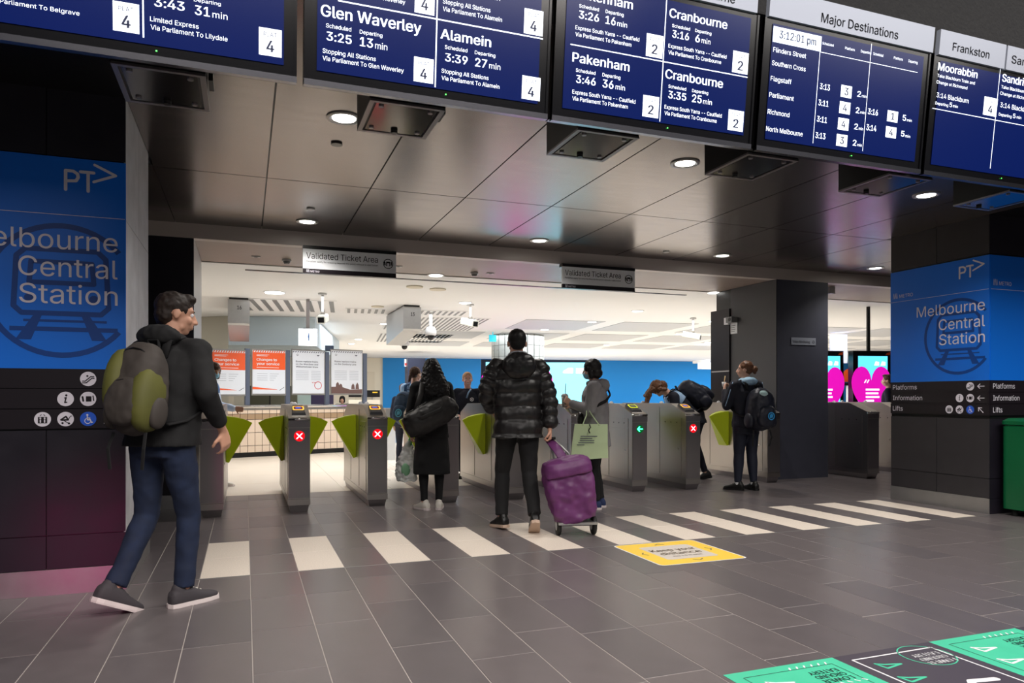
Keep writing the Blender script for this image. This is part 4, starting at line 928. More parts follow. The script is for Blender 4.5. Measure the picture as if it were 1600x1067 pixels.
# dark service kiosk on the blue wall, signs on the cream wall
a = onray(637, 27); solo('wall_kiosk', MB().box(a.x, a.x+.68, a.y, a.y+.5, 1.0, 2.66), mat('kiosk dark', (34, 40, 60), .4), 'dark tall panel on the blue wall behind the schoolgirl in light blue', 'panel', (a.x, a.y, 1.0))
a = onray(632, 27.2); t = root('small_red_notice', 'tiny red and white notice at the top left of the dark wall panel', 'notice', (a.x, a.y, 2.5))
part('sheet', MB().box(a.x, a.x+.12, a.y, a.y+.02, 2.35, 2.62), WHITE, t); part('red_field', MB().box(a.x+.01, a.x+.11, a.y-.004, a.y, 2.38, 2.48), mat('notice red', (200, 60, 50), .5), t)
for (x0, x1, lb, yl) in ((572.5, 595, 'black wall box with a yellow label on the cream wall', True), (545, 566, 'black wall box left of the one with the yellow label', False)):
    a = onray(x0, 24); b = onray(x1, 24); t = root('wall_box', lb, 'box', (a.x, a.y, 1.2))
    part('casing', MB().box(a.x, b.x, a.y, a.y+.1, 1.19, 1.42), BLKPL, t); part('shelf', MB().box(a.x, b.x, a.y, a.y+.1, .85, 1.10), CREAM, t)
    if yl: part('label', MB().box(b.x-.25, b.x-.08, a.y-.005, a.y, 1.33, 1.37), YEL, t)
a = onray(486, 17.5); b = onray(523, 17.5); solo('dark_counter_sign', MB().box(a.x, b.x, a.y, a.y+.3, 2.33, 2.46), mat('dark navy sign', (36, 46, 62), .5), 'dark sign strip under the blue bulkhead above the white posters', 'sign', (a.x, a.y, 2.33))
# service counter with glass behind the tiled wall
a = onray(365, 19); b = onray(520, 19); t = root('service_counter', 'glazed service counter with dark bays behind the tiled wall', 'counter', (a.x, a.y, 0))
part('counter', MB().box(a.x, b.x, a.y, a.y+.5, 0, .9), CREAM, t)
k = 0
x = a.x
for w_, mm in ((.35, CREAM), (.55, mat('bay olive', (92, 92, 76), .4)), (.03, BLKPL), (.7, mat('bay grey', (110, 108, 92), .4)), (.4, mat('bay pale', (180, 200, 196), .3))):
    part('bay', MB().box(x, x+w_, a.y+.2, a.y+.3, .9, 1.5), mm, t); x += w_
part('fascia', MB().box(a.x, b.x, a.y, a.y+.5, 1.5, 2.27), CREAM, t)
a = onray(486, 18); solo('violet_notice_board', MB().box(a.x, a.x+.55, a.y, a.y+.05, 0, 1.25), mat('violet board', (60, 52, 84), .5), 'low violet board behind the third poster', 'board', (a.x, a.y, 0))
# counter seen between the third and fourth gates
a = onray(603, 13.5); b = onray(633, 13.5); t = root('steel_counter', 'low pale counter with a steel edge seen between the gates', 'counter', (a.x, a.y, 0))
part('top', MB().box(a.x, b.x, a.y, a.y+.7, .80, .98), STEELM, t); part('base', MB().box(a.x, a.x+.2, a.y+.1, a.y+.6, 0, .8), LGREY, t); part('screen_print', MB().box(a.x+.2, b.x, a.y+.5, a.y+.52, .3, .75), mat('blue white print', (150, 180, 210), .5), t)
# exit pictogram by the column
c = ppt(770, 528, 19); solo('exit_pictogram', MB().box(c.x-.1, c.x+.09, c.y-.02, c.y+.02, c.z-.1, c.z+.08).box(c.x-.01, c.x+.01, c.y-.01, c.y+.01, c.z+.08, ZB+.006), mat('exit teal', (40, 170, 190), .4, emit=.8), 'tiny teal exit pictogram left of the round column', 'sign', tuple(c))
# red seat / orange roundel behind the displays
a = onray(1322, 16); t = root('orange_roundel_board', 'dark board with an orange half disc between the heart displays', 'sign', (a.x, a.y, 0))
pl = Plane((a.x, a.y, 0), R1, (0,0,1)); mb = MB(); pl.rect(mb, -.2, .7, 1.45, 1.52, 0, .05); part('board', mb, BLKPL, t); mb = MB(); pl.poly(mb, [(.08+.22*cos(pi*k/12), 1.53+.30*sin(pi*k/12)) for k in range(13)], .01); part('orange_half_disc', mb, ORG, t); mb = MB(); pl.rect(mb, .0, .5, 0, 1.45, 0, .08); part('post', mb, LGREY, t)
# white side door seen right of the centre pillar far back, violet-white panel
a = onray(1301, 19); solo('pale_violet_panel', MB().box(a.x, a.x+.5, a.y, a.y+.1, 2.1, ZB-.05), mat('pale violet', (190, 196, 232), .5), 'pale violet panel under the hall ceiling above the left heart display', 'panel', (a.x, a.y, 2.1))
# ================================================================ FLOOR GRAPHICS
FLP = Plane((0,0,0), (1,0,0), (0,1,0))
t = root('yellow_floor_sticker', 'square yellow Keep your distance floor sticker with a white border', 'sticker', (3.14, 4.78, 0))
def rsq(x0, x1, y0, y1, r):
    p = []
    for cx, cy, a0 in ((x1-r, y1-r, 0), (x0+r, y1-r, 90), (x0+r, y0+r, 180), (x1-r, y0+r, 270)):
        for k in range(5): a = radians(a0+90*k/4); p.append((cx+r*cos(a), cy+r*sin(a)))
    return p
for (nm, ins, z, m_, rr) in (('border', 0, .0015, WHITE, .04), ('yellow_field', .012, .0022, YEL, .035), ('white_centre', .15, .0028, mat('faded centre', (208, 200, 190), .5), .03)):
    mb = MB(); FLP.poly(mb, rsq(2.765+ins, 3.515-ins, 4.41+ins*.95, 5.14-ins*.95, rr), z); part(nm, mb, m_, t)
mb = MB(); text(mb, FLP, 'Keep your', 3.14, 4.81, .075, .40, .02, .0036, 'c'); text(mb, FLP, 'distance', 3.14, 4.70, .075, .36, .02, .0036, 'c'); text(mb, FLP, 'stay 1.5 m apart', 3.14, 4.63, .026, .26, .01, .0036, 'c')
for cx, cy, a in ((3.14, 5.06, 90), (3.14, 4.49, 270), (2.84, 4.78, 180), (3.44, 4.78, 0)):
    c_, s_ = cos(radians(a)), sin(radians(a)); FLP.stroke(mb, [(cx-.02*c_-.04*s_, cy-.02*s_+.04*c_), (cx+.01*c_, cy+.01*s_), (cx-.02*c_+.04*s_, cy-.02*s_-.04*c_)], .010, .0036)
part('lettering', mb, mat('faded print', (120, 104, 84), .5), t)
# row of big green and charcoal floor mats
def eatery(x0, x1, dark, label):
    y1 = 2.59; y0 = .9; t = root('floor_graphic', label, 'floor sticker', ((x0+x1)/2, y1, 0))
    mb = MB(); FLP.rect(mb, x0, x1, y0, y1, .0015); part('vinyl', mb, DVIN if dark else TEAL, t)
    lm = WHITE if dark else DLINE; mb = MB(); i = .06; w_ = .010 if dark else .004
    for a, b in (((x0+i, y1-i), (x1-i, y1-i)), ((x0+i, y0+i), (x0+i, y1-i)), ((x1-i, y0+i), (x1-i, y1-i)), ((x0+i, y0+i), (x1-i, y0+i))): FLP.stroke(mb, [a, b], w_, .0022, False)
    part('outline', mb, lm, t)
    cx = x0+(x1-x0)*.72; cy = y1-.15
    for k, s in enumerate(('EATERY', 'GROUND', 'LOWER')):
        q = MB(); text(q, FLP, s, cx, cy+.045-.045*k, .033, .16, .02, .0024, 'c', True); part('lettering', q, WHITE if dark else DLINE, t)
    mb = MB()
    if dark: FLP.disc(mb, cx, cy+.02, .125, .0022, 36, .119)
    else:
        for k in range(6): FLP.stroke(mb, [(cx-.12+.04*k, cy+.095), (cx-.11+.04*k, cy+.112)], .008, .0024); FLP.stroke(mb, [(cx-.10+.04*k, cy-.09), (cx-.09+.04*k, cy-.105)], .008, .0024)
    part('ring' if dark else 'dashes', mb, TEAL if dark else WHITE, t)
    for (ax, ay) in ((x0+.12, y1-.16), (x0+.09, y1-.31)):
        mb = MB(); FLP.stroke(mb, [(ax, ay+.03), (ax+.01, ay-.03), (ax+.11, ay-.01), (ax+.035, ay+.008), (ax, ay+.03)], .013, .0024); part('arrow_print', mb, TEAL if dark else WHITE, t)
    mb = MB(); FLP.stroke(mb, [(x0+.26, y1-.50), (x0+.34, y1-.42), (x0+.46, y1-.44)], .035, .0024); part('white_stroke', mb, WHITE, t)
eatery(1.93, 2.53, False, 'teal green floor graphic, the left one, at the bottom of the picture')
eatery(2.53, 3.135, True, 'charcoal floor graphic between the two teal ones')
eatery(3.135, 3.74, False, 'teal green floor graphic cut by the right picture edge')
eatery(3.74, 4.34, True, 'charcoal floor graphic just beyond the right picture edge')
# ================================================================ GREEN BIN
t = root('green_bin', 'green metal bin cabinet against the right pillar', 'bin', (7.6, 4.85, 0))
def rr_(x0, x1, y0, y1, r, z):
    return [(a, b, z) for a, b in rsq(x0, x1, y0, y1, r)]
part('body', MB().loftp([rr_(7.22, 8.1, 4.6, 5.14, .05, z) for z in (.07, .9)]+[rr_(7.23, 8.09, 4.61, 5.13, .05, .905), rr_(7.23, 8.09, 4.61, 5.13, .05, .915)]), GREEN, t, False)
part('lid', MB().loftp([rr_(7.215, 8.105, 4.59, 5.15, .05, .92), rr_(7.215, 8.105, 4.59, 5.15, .05, .955), rr_(7.25, 8.07, 4.63, 5.11, .05, .985)]), GREEN, t, False)
for (x, y) in ((7.3, 4.68), (8.0, 4.68), (7.3, 5.05), (8.0, 5.05)):
    part('foot', MB().cyl((x, y, 0), (0,0,1), .03, .08, 12), RUBB, t)
mb = MB(); Plane((7.66, 4.6, 0), (1,0,0), (0,0,1)).rect(mb, -.2, .2, .62, .76, .002, .004); part('slot', mb, BLKPL, t)
# ================================================================ PEOPLE
def rotM(axis, deg, piv):
    return Matrix.Translation(Vector(piv)) @ Matrix.Rotation(radians(deg), 4, axis) @ Matrix.Translation(-Vector(piv))
class Fig:
    # skeleton for a 1.75 m adult in its own frame: x to its right, y ahead, z up
    def __init__(s, H, loc, face, lean=0, side=0, twist=0, head=(0, 0, 0), arms={}, legs={}, shw=.175, hipdrop=0):
        s.k = H/1.75; s.base = Vector(loc)
        s.W = Matrix.Translation(s.base) @ Matrix.Rotation(-radians(face), 4, 'Z') @ Matrix.Scale(s.k, 4)
        hz = .93-hipdrop; s.hz = hz
        U = rotM('X', -lean, (0, 0, hz)) @ rotM('Y', side, (0, 0, hz)) @ rotM('Z', -twist, (0, 0, hz)); s.U = U
        dz = -hipdrop
        s.p = {'pelvis': Vector((0, 0, hz)), 'waist': U@Vector((0, 0, 1.08+dz)), 'chest': U@Vector((0, .01, 1.28+dz)), 'neck': U@Vector((0, -.005, 1.46+dz)), 'headb': U@Vector((0, .02, 1.53+dz))}
        hc = U@Vector((0, .025, 1.635+dz)); yaw, pitch, roll = head
        s.HM = Matrix.Translation(hc) @ (U.to_3x3().to_4x4()) @ Matrix.Rotation(-radians(yaw), 4, 'Z') @ Matrix.Rotation(-radians(pitch), 4, 'X') @ Matrix.Rotation(radians(roll), 4, 'Y')
        for sd, nm in ((-1, 'l'), (1, 'r')):
            a = arms.get(nm, {}); s.p['sh'+nm] = U@Vector((sd*shw, 0, 1.415+dz))
            el = Vector(a.get('e', (sd*.235, -.03, 1.13))); wr = Vector(a.get('w', (sd*.25, .05, .885)))
            s.p['el'+nm] = el; s.p['wr'+nm] = wr
            l = legs.get(nm, {}); s.p['hip'+nm] = Vector((sd*.09, 0, hz-.02)); s.p['kn'+nm] = Vector(l.get('k', (sd*.10, .02, .50))); s.p['an'+nm] = Vector(l.get('a', (sd*.105, -.02, .09)))
            s.p['toe'+nm] = l.get('t', (sd*8, 0))   # toe yaw, foot pitch
        s.shw = shw
    def w(s, v): return s.W@Vector(v)
    def wu(s, v): return s.W@(s.U@Vector(v))
def hand(mb, wr, dirv, palmn, sd, curl=35, grip=False):
    d = Vector(dirv).normalized(); n = Vector(palmn); n = (n-d*n.dot(d)).normalized(); x = d.cross(n)  # across the palm
    pc = wr+d*.045
    R = [mb.ring(wr+d*t, d, x, a, b, 12, 2.6) for t, a, b in ((-.01, .026, .020), (.02, .034, .018), (.05, .041, .016), (.085, .040, .013), (.092, .034, .008))]
    mb.loftp(R)
    for k, (off, L) in enumerate(((-.031, .070), (-.011, .079), (.010, .075), (.030, .060))):
        p = wr+d*.082+x*off; ang = 0; L3 = [L*.42, L*.33, L*.25]; r = .0088
        for j, l in enumerate(L3):
            ang += radians(curl*(1+.3*j)); dd = (d*cos(ang)+n*sin(ang)+x*off*1.2).normalized(); q = p+dd*l; mb.capsule(p, r, q, r*.9, 8); p = q; r *= .93
    tb = wr+d*.025+x*(-.03*sd_sign(sd)); t1 = tb+(d*.55+x*(-.75*sd_sign(sd))+n*.35).normalized()*.038; t2 = t1+(d*.8+x*(-.25*sd_sign(sd))+n*.55).normalized()*.030
    mb.capsule(tb, .013, t1, .0105, 8); mb.capsule(t1, .0105, t2, .009, 8)
def sd_sign(sd): return sd
def head_shapes(mb, M):
    R3 = M.to_3x3(); c = M.translation
    def P(*v): return M@Vector(v)
    mb.ell(P(0, -.012, .025), (.077, .096, .092), R3, 18, 12); mb.ell(P(0, .028, -.03), (.060, .064, .080), R3, 16, 10)
    mb.ell(P(0, .052, -.085), (.030, .028, .024), R3); mb.capsule(P(-.045, .03, -.075), .018, P(.045, .03, -.075), .018)
    mb.capsule(P(0, .088, .012), .0085, P(0, .108, -.030), .0125); mb.ell(P(-.012, .098, -.034), (.009, .010, .008), R3); mb.ell(P(.012, .098, -.034), (.009, .010, .008), R3)
    mb.capsule(P(-.042, .072, .026), .012, P(.042, .072, .026), .012); mb.ell(P(0, .089, -.056), (.024, .010, .006), R3); mb.ell(P(0, .087, -.066), (.020, .010, .007), R3)
    for sd in (-1, 1): mb.ell(P(sd*.079, -.008, -.01), (.010, .020, .031), R3, 10, 7); mb.ell(P(sd*.042, .062, -.032), (.022, .020, .022), R3)
def body_mesh(f, hands={}, lean_hands=True, slim=1.0):
    mb = MB(); p = f.p; head_shapes(mb, f.HM)
    U3 = f.U.to_3x3(); X = U3@Vector((1, 0, 0)); up = U3@Vector((0, 0, 1))
    mb.capsule(p['neck'], .056, f.HM@Vector((0, -.01, -.06)), .052, 14)
    c = p['chest']; w_ = p['waist']; pe = p['pelvis']
    mb.loftp([mb.ring(q, up, X, a*slim, b*slim, 16, 2.4) for q, a, b in ((pe-up*.10, .12, .09), (pe, .155, .105), (w_, .125, .09), (c-up*.04, .145, .105), (c+up*.08, .155, .10), (p['neck']-up*.035, .10, .07), (p['neck'], .055, .055))])
    for nm, sd in (('l', -1), ('r', 1)):
        sh, el, wr = p['sh'+nm], p['el'+nm], p['wr'+nm]; mb.capsule(sh, .050, el, .037); mb.capsule(el, .038, el+(wr-el)*.35, .038); mb.capsule(el+(wr-el)*.35, .038, wr, .024)
        h = hands.get(nm, {}); dv = h.get('d', wr-el); nn = h.get('n', (-sd, .15, 0)); hand(mb, wr+(wr-el).normalized()*.012, Vector(dv), Vector(nn), -sd if h.get('flip') else sd, h.get('curl', 24))
        hp, kn, an = p['hip'+nm], p['kn'+nm], p['an'+nm]; mb.capsule(hp, .080*slim, kn, .050*slim, 14); mb.capsule(kn, .050*slim, kn+(an-kn)*.3, .052*slim, 14); mb.capsule(kn+(an-kn)*.3, .052*slim, an, .034, 14)
        mb.capsule(an, .034, an+Vector((0, -.01, -.03)), .032)
    mb.xf(f.W); return mb
def eyes(f, par, irisc=(60, 42, 30)):
    for sd in (-1, 1):
        M = f.W@f.HM; c = M@Vector((sd*.031, .0735, .004)); mb = MB().ell(c, (.0125*f.k,)*3, None, 12, 8); e = part('eye', mb, WHITE, par, True)
        c2 = M@Vector((sd*.031, .0812, .004)); part('iris', MB().ell(c2, (.006*f.k,)*3, None, 8, 6), mat('iris%d' % irisc[0], irisc, .3), e, True)
    for sd in (-1, 1):
        M = f.W@f.HM; part('eyebrow', MB().capsule(M@Vector((sd*.018, .088, .026)), .003, M@Vector((sd*.048, .077, .028)), .0025, 6), mat('brow dark', (50, 36, 28), .8), par, True)
def trousers(f, m, par, name='trousers', r=1.0, ankle=None, top=1.02, vox=.010, disp=.008, gap=.0):
    mb = MB(); p = f.p; X = Vector((1, 0, 0)); hz = f.hz
    mb.loftp([mb.ring((0, 0, z+hz-.93), (0,0,1), X, a*r, b*r, 18, 2.5) for z, a, b in ((.84, .155, .118), (.92, .172, .128), (top, .155, .112), (top+.015, .150, .108))])
    for nm in 'lr':
        hp, kn, an = p['hip'+nm], p['kn'+nm], p['an'+nm]; ar = ankle or .052
        mb.capsule(hp+Vector((0,0,-.02)), .100*r, kn, .066*r, 16); e = kn+(an-kn)*.96
        d = (e-kn).normalized(); u = Vector((1, 0, 0)); rs = [mb.ring(kn-d*.03, d, u, .064*r, .064*r, 16), mb.ring(kn+(e-kn)*.3, d, u, .067*r, .067*r, 16), mb.ring(kn+(e-kn)*.7, d, u, (.058 if ankle is None else .5*(ankle+.06))*r, (.060 if ankle is None else .5*(ankle+.06))*r, 16), mb.ring(e, d, u, ar, ar*1.05, 16)]
        mb.loftp(rs)
    mb.xf(f.W); return organic(name, mb, m, par, vox*f.k, 3, disp, .09)
def top(f, m, par, name='jacket', r=1.0, hem=.86, sleeve=1.0, arm_r=1.0, vox=.010, disp=.010, puff=0, collar=True, flare=1.0, pose_hem=True, smooth=3):
    mb = MB(); p = f.p; U = f.U; U3 = U.to_3x3(); X = U3@Vector((1, 0, 0)); up = U3@Vector((0, 0, 1)); dz = f.hz-.93
    prof = [(1.455, .075, .070), (1.435, .120, .088), (1.40, .175, .108), (1.33, .198, .128), (1.22, .188, .132), (1.08, .170, .125), (.98, .172, .128), (.90, .180, .135)]
    prof = [q for q in prof if q[0] > hem+.03]+[(hem, .182*flare, .136*flare)]
    if hem < .85: prof = [q for q in prof[:-1]]+[(.75, .185*flare, .140*flare)] * (hem < .72)+[(hem, .19*flare, .15*flare)]
    if puff:
        q2_ = []; zs = 1.42; out = []
        z = 1.44
        while z > hem:
            # interpolate profile
            for (a, b) in zip(prof[:-1], prof[1:]):
                if b[0] <= z <= a[0]:
                    t = (a[0]-z)/(a[0]-b[0]+1e-9); bx = a[1]+(b[1]-a[1])*t; by = a[2]+(b[2]-a[2])*t; break
            ph = ((1.42-z)/.115) % 1.0; bul = puff*(abs(sin(pi*ph))**.6)
            out.append((z, bx+bul, by+bul*1.2)); z -= .0115
        prof = [prof[0]]+out
    rings = []
    for z, a, b in prof:
        if z > .93 or not pose_hem: c = U@Vector((0, .0, z+dz)); ax, ux = up, X
        else: t = (.93-z); c = U@Vector((0, 0, .93+dz))+Vector((0, 0, -t)); ax, ux = Vector((0,0,1)), Vector((1,0,0))
        rings.append(mb.ring(c, ax, ux, a*r, b*r, 24, 2.5))
    mb.loftp(rings)
    for nm in 'lr':
        sh, el, wr = p['sh'+nm], p['el'+nm], p['wr'+nm]; ex = 1.0 if not puff else 1.0
        mb.capsule(p['neck']+(sh-p['neck'])*.45+up*-.02, .062*r, sh, .076*arm_r, 14)
        def seg(a, ra, b, rb, n_):
            if not puff: mb.capsule(a, ra, b, rb, 16); return
            for j in range(n_):
                t0, t1 = j/n_, (j+1)/n_; mid = a+(b-a)*(t0+t1)/2; rr = ra+(rb-ra)*(t0+t1)/2; d = (b-a).normalized(); L = (b-a).length/n_*.85
                R3 = d.to_track_quat('Z', 'Y').to_matrix(); mb.ell(mid, (rr+puff, rr+puff, L), R3, 14, 8)
        seg(sh, .074*arm_r, el, .058*arm_r, 4)
        e2 = el+(wr-el)*sleeve
        if sleeve > .1: seg(el, .058*arm_r, e2, (.058+(.042-.058)*sleeve)*arm_r, 3)
    if collar: mb.loftp([mb.ring(p['neck']+up*t, up, X, a, b, 16) for t, a, b in ((-.04, .085, .078), (0, .072, .070), (.028, .068, .066))])
    mb.xf(f.W); return organic(name, mb, m, par, vox*f.k, smooth, disp, .10)
def skirtpart(f, m, par, name, z0, z1, a0, b0, a1, b1, disp=.01, fwd=0):
    mb = MB(); n = 7; rs = []
    for k in range(n+1):
        t = k/n; rs.append(mb.ring((0, fwd*t, z0+(z1-z0)*t), (0,0,1), (1,0,0), a0+(a1-a0)*t, b0+(b1-b0)*t, 24, 2.3))
    mb.loftp(rs); mb.xf(f.W); return organic(name, mb, m, par, .010, 2, disp, .12)
def shoes(f, m, par, solem, laces=None, size=1.0, sox=None, hi=.0):
    for nm, sd in (('l', -1), ('r', 1)):
        an = f.p['an'+nm]; yaw, pitch = f.p['toe'+nm]
        M = Matrix.Translation(an) @ Matrix.Rotation(-radians(yaw), 4, 'Z') @ Matrix.Rotation(radians(pitch), 4, 'X') @ Matrix.Translation((0, 0, -.09)) @ Matrix.Scale(size, 4)
        mb = MB(); Mw = f.W@M
        rs = [mb.ring((0, y, z), (0,1,0), (1,0,0), a, b, 16, 2.8) for y, z, a, b in ((-.078, .045, .020, .022), (-.068, .052, .034, .036), (-.03, .058, .039, .046), (.03, .055, .041, .043), (.08, .042, .045, .030), (.13, .034, .045, .022), (.165, .030, .036, .018), (.185, .028, .016, .011))]
        mb.loftp(rs); mb.capsule((0, -.025, .07), .037, (0, -.028, .092+hi), .036); mb.xf(Mw)
        sh_ = organic('shoe', mb, m, par, .006*f.k, 2, 0)
        out = [(0, -.084), (.030, -.074), (.038, -.04), (.038, .02), (.046, .08), (.045, .13), (.033, .175), (.0, .195), (-.033, .175), (-.045, .13), (-.044, .08), (-.036, .02), (-.038, -.04), (-.030, -.074)]
        s_ = MB().loftp([[(x, y, 0) for x, y in out], [(x*1.04, y*1.02, .008) for x, y in out], [(x*1.02, y*1.01, .026) for x, y in out]]); s_.xf(Mw); part('sole', s_, solem, sh_)
        if laces:
            for k in range(4): part('lace', MB().tube([Mw@Vector((-.022, .02+.022*k, .094-.011*k)), Mw@Vector((0, .026+.022*k, .101-.011*k)), Mw@Vector((.022, .02+.022*k, .094-.011*k))], .004*f.k, 6), laces, sh_)
        if sox:
            mb = MB().capsule(an+Vector((0, 0, -.01)), .042, an+(f.p['kn'+nm]-an)*.16, .042, 14); mb.xf(f.W); part('sock', mb, sox, par, True)
def hair(f, m, par, style, disp=.010, extra=None):
    M = f.HM; R3 = M.to_3x3(); mb = MB(); P = lambda *v: M@Vector(v)
    if style == 'short':
        mb.ell(P(0, -.022, .040), (.088, .100, .088), R3, 20, 12); mb.ell(P(0, -.055, -.01), (.074, .058, .070), R3, 16, 10); mb.ell(P(0, .040, .095), (.062, .050, .030), R3)
    elif style == 'crop':
        mb.ell(P(0, -.022, .036), (.083, .097, .088), R3, 20, 12); mb.ell(P(0, -.050, -.01), (.070, .055, .065), R3, 16, 10)
    elif style in ('bun', 'pony'):
        mb.ell(P(0, -.020, .034), (.084, .098, .092), R3, 20, 12); mb.ell(P(0, -.045, -.005), (.075, .060, .060), R3, 16, 10)
        if style == 'bun': mb.ell(P(0, -.13, .01), (.045, .042, .045), R3); mb.ell(P(.02, -.125, -.03), (.026, .026, .028), R3)
        else: mb.capsule(P(0, -.10, .0), .035, P(.01, -.14, -.12), .022)
    elif style == 'bob':
        mb.ell(P(0, -.020, .030), (.094, .108, .098), R3, 20, 12); mb.ell(P(0, -.045, -.05), (.090, .080, .075), R3, 18, 10)
        for sd in (-1, 1): mb.capsule(P(sd*.075, .01, .02), .026, P(sd*.068, .005, -.085), .030, 12)
    elif style == 'long':
        mb.ell(P(0, -.020, .034), (.092, .104, .096), R3, 20, 12)
        rs = [mb.ring(f.W.inverted()@f.W@q, f.U.to_3x3()@Vector((0,0,1)), f.U.to_3x3()@Vector((1,0,0)), a, b, 22, 2.3) for q, a, b in ((P(0, -.03, .06), .088, .085), (P(0, -.045, 0), .108, .092), (P(.01, -.065, -.10), .135, .088), (P(.03, -.09, -.20), .155, .085), (P(.04, -.105, -.29), .150, .075), (P(.05, -.11, -.38), .11, .055), (P(.05, -.11, -.44), .05, .03))]
        mb.loftp(rs)
        for sd in (-1, 1): mb.capsule(P(sd*.08, -.01, .0), .03, P(sd*.10, -.02, -.14), .035, 12)
    if extra: extra(mb, P)
    mb.xf(f.W); return organic('hair', mb, m, par, .0065*f.k, 2, disp, .028)
def backpack(name, label, f, m, m2, offset=(0, -.24, 1.16), size=(.165, .12, .25), strapm=None, tilt=0, badge=None, hang=False, extra=None, group=None, roll=0):
    dz = f.hz-.93; c = f.U@Vector((offset[0], offset[1], offset[2]+dz)); wc = f.W@c
    t = root(name, label, 'backpack', tuple(wc), group=group)
    R3 = f.U.to_3x3() @ Matrix.Rotation(radians(tilt), 3, 'X') @ Matrix.Rotation(radians(roll), 3, 'Y'); sx, sy, sz = size
    M = f.W@(Matrix.Translation(c)@R3.to_4x4())
    mb = MB().ell((0,0,0), (sx, sy, sz), None, 24, 16, 2.9); mb.ell((0, .01, -sz*.15), (sx*1.04, sy*.9, sz*.75), None, 20, 12, 3); mb.xf(M); organic('body', mb, m, t, .010, 2, .016, .08)
    mb = MB().ell((0, -sy*.75, -sz*.32), (sx*.78, sy*.52, sz*.52), None, 20, 12, 3.2); mb.xf(M); pk = organic('front_pocket', mb, m2, t, .010, 2, .010, .06)
    part('zip', MB().tube([M@Vector((sx*.7*cos(a), -sy*(.98+.1*sin(a)), -sz*.20+sz*.30*sin(a))) for a in [pi*k/8 for k in range(9)]], .005, 6), BLKPL, pk)
    part('zip', MB().tube([M@Vector((sx*.86*cos(a), -sy*(.30+.42*abs(sin(a))), sz*.30+sz*.52*sin(a))) for a in [pi*k/8 for k in range(9)]], .005, 6), BLKPL, t)
    part('haul_loop', MB().tube([M@Vector((x, y, z)) for x, y, z in ((-.035, sy*.6, sz*.96), (-.03, sy*.5, sz*1.13), (.03, sy*.5, sz*1.13), (.035, sy*.6, sz*.96))], .009, 8), strapm or m, t)
    for sd in (-1, 1):
        pts = [f.W@(f.U@Vector((sd*x, y, z+dz))) for x, y, z in ((.075, -.135, 1.36), (.085, -.12, 1.455), (.095, -.03, 1.488), (.10, .07, 1.45), (.105, .135, 1.34), (.125, .145, 1.22), (.175, .07, 1.10), (.18, -.06, 1.03), (.15, -.16, 1.0))]
        part('shoulder_strap', MB().strap(pts, .055*f.k, .016, f.W.to_3x3()@f.U.to_3x3()@Vector((1,0,0))), strapm or m, t, True)
        part('side_pocket', MB().ell((sd*sx*.98, 0, -sz*.52), (sx*.22, sy*.55, sz*.34), None, 14, 9, 2.6).xf(M), m2, t, True)
    if badge:
        bmat, br = badge; mb = MB(); pl_ = Plane(M@Vector((.02, -sy*1.285, -sz*.30)), M.to_3x3()@Vector((1,0,0)), M.to_3x3()@Vector((0,0,1)))
        pl_.disc(mb, 0, 0, br, .006, 20, br*.72); pl_.poly(mb, [(-br*.5, -br*.5), (br*.4, -br*.35), (br*.55, br*.3), (0, br*.6), (-br*.45, br*.3)], .006); part('badge', mb, bmat, t)
    if hang:
        for sd in (-1, 1): part('hanging_strap', MB().strap([M@Vector((sd*sx*.7, -sy*.2, -sz*.95)), M@Vector((sd*sx*.78, -sy*.3, -sz*1.3)), M@Vector((sd*sx*.70, -sy*.1, -sz*1.72))], .022, .006, M.to_3x3()@Vector((1,0,0))), strapm or m, t)
    if extra: extra(t, M)
    return t
def person(label, f, skin, hands={}, vox=.009, slim=.92, eyes_on=True, group=None):
    t = root('person', label, 'person', tuple(f.base), group=group)
    organic('body', body_mesh(f, hands, slim=slim), skin, t, vox, 2, 0)
    if eyes_on: eyes(f, t)
    return t
SK1 = mat('skin light', (212, 160, 134), .55); SK2 = mat('skin fair', (226, 180, 156), .55); SK3 = mat('skin tan', (190, 140, 110), .55)
HDK = mat('hair dark brown', (38, 26, 20), .65, noise=.3, nscale=60, stretch=(1, 1, .15)); HBK = mat('hair black', (16, 13, 13), .5, noise=.3, nscale=60, stretch=(1, 1, .15)); HBR = mat('hair brown', (104, 66, 40), .5, noise=.3, nscale=60, stretch=(1, 1, .15)); HMB = mat('hair mid brown', (74, 48, 34), .5, noise=.3, nscale=60, stretch=(1, 1, .15))
BLKF = mat('black cloth', (17, 17, 19), .85, bump=.15, bscale=300); BLKF2 = mat('black shell nylon', (24, 22, 23), .42, noise=.1, nscale=10); CHARC = mat('charcoal cloth', (38, 38, 41), .8, bump=.15, bscale=300)
DENIM = mat('dark denim', (24, 36, 62), .85, noise=.22, nscale=14, bump=.2, bscale=400); NAVYC = mat('navy cloth', (20, 24, 40), .75, noise=.1, nscale=10); LEGG = mat('navy leggings', (22, 28, 46), .7)
GREYH = mat('grey hoodie', (138, 135, 138), .9, noise=.06, nscale=20, bump=.2, bscale=200); LBLUE = mat('light blue cloth', (160, 192, 226), .8, noise=.05, nscale=12); SKYH = mat('pale blue hood', (170, 206, 232), .9); MASK = mat('pale blue mask', (150, 200, 222), .8)
WSHOE = mat('white canvas', (224, 218, 208), .7); SOLEW = mat('white rubber', (220, 208, 206), .6); GSHOE = mat('grey canvas', (64, 60, 64), .8); BSHOE = mat('black leather', (18, 18, 18), .4)
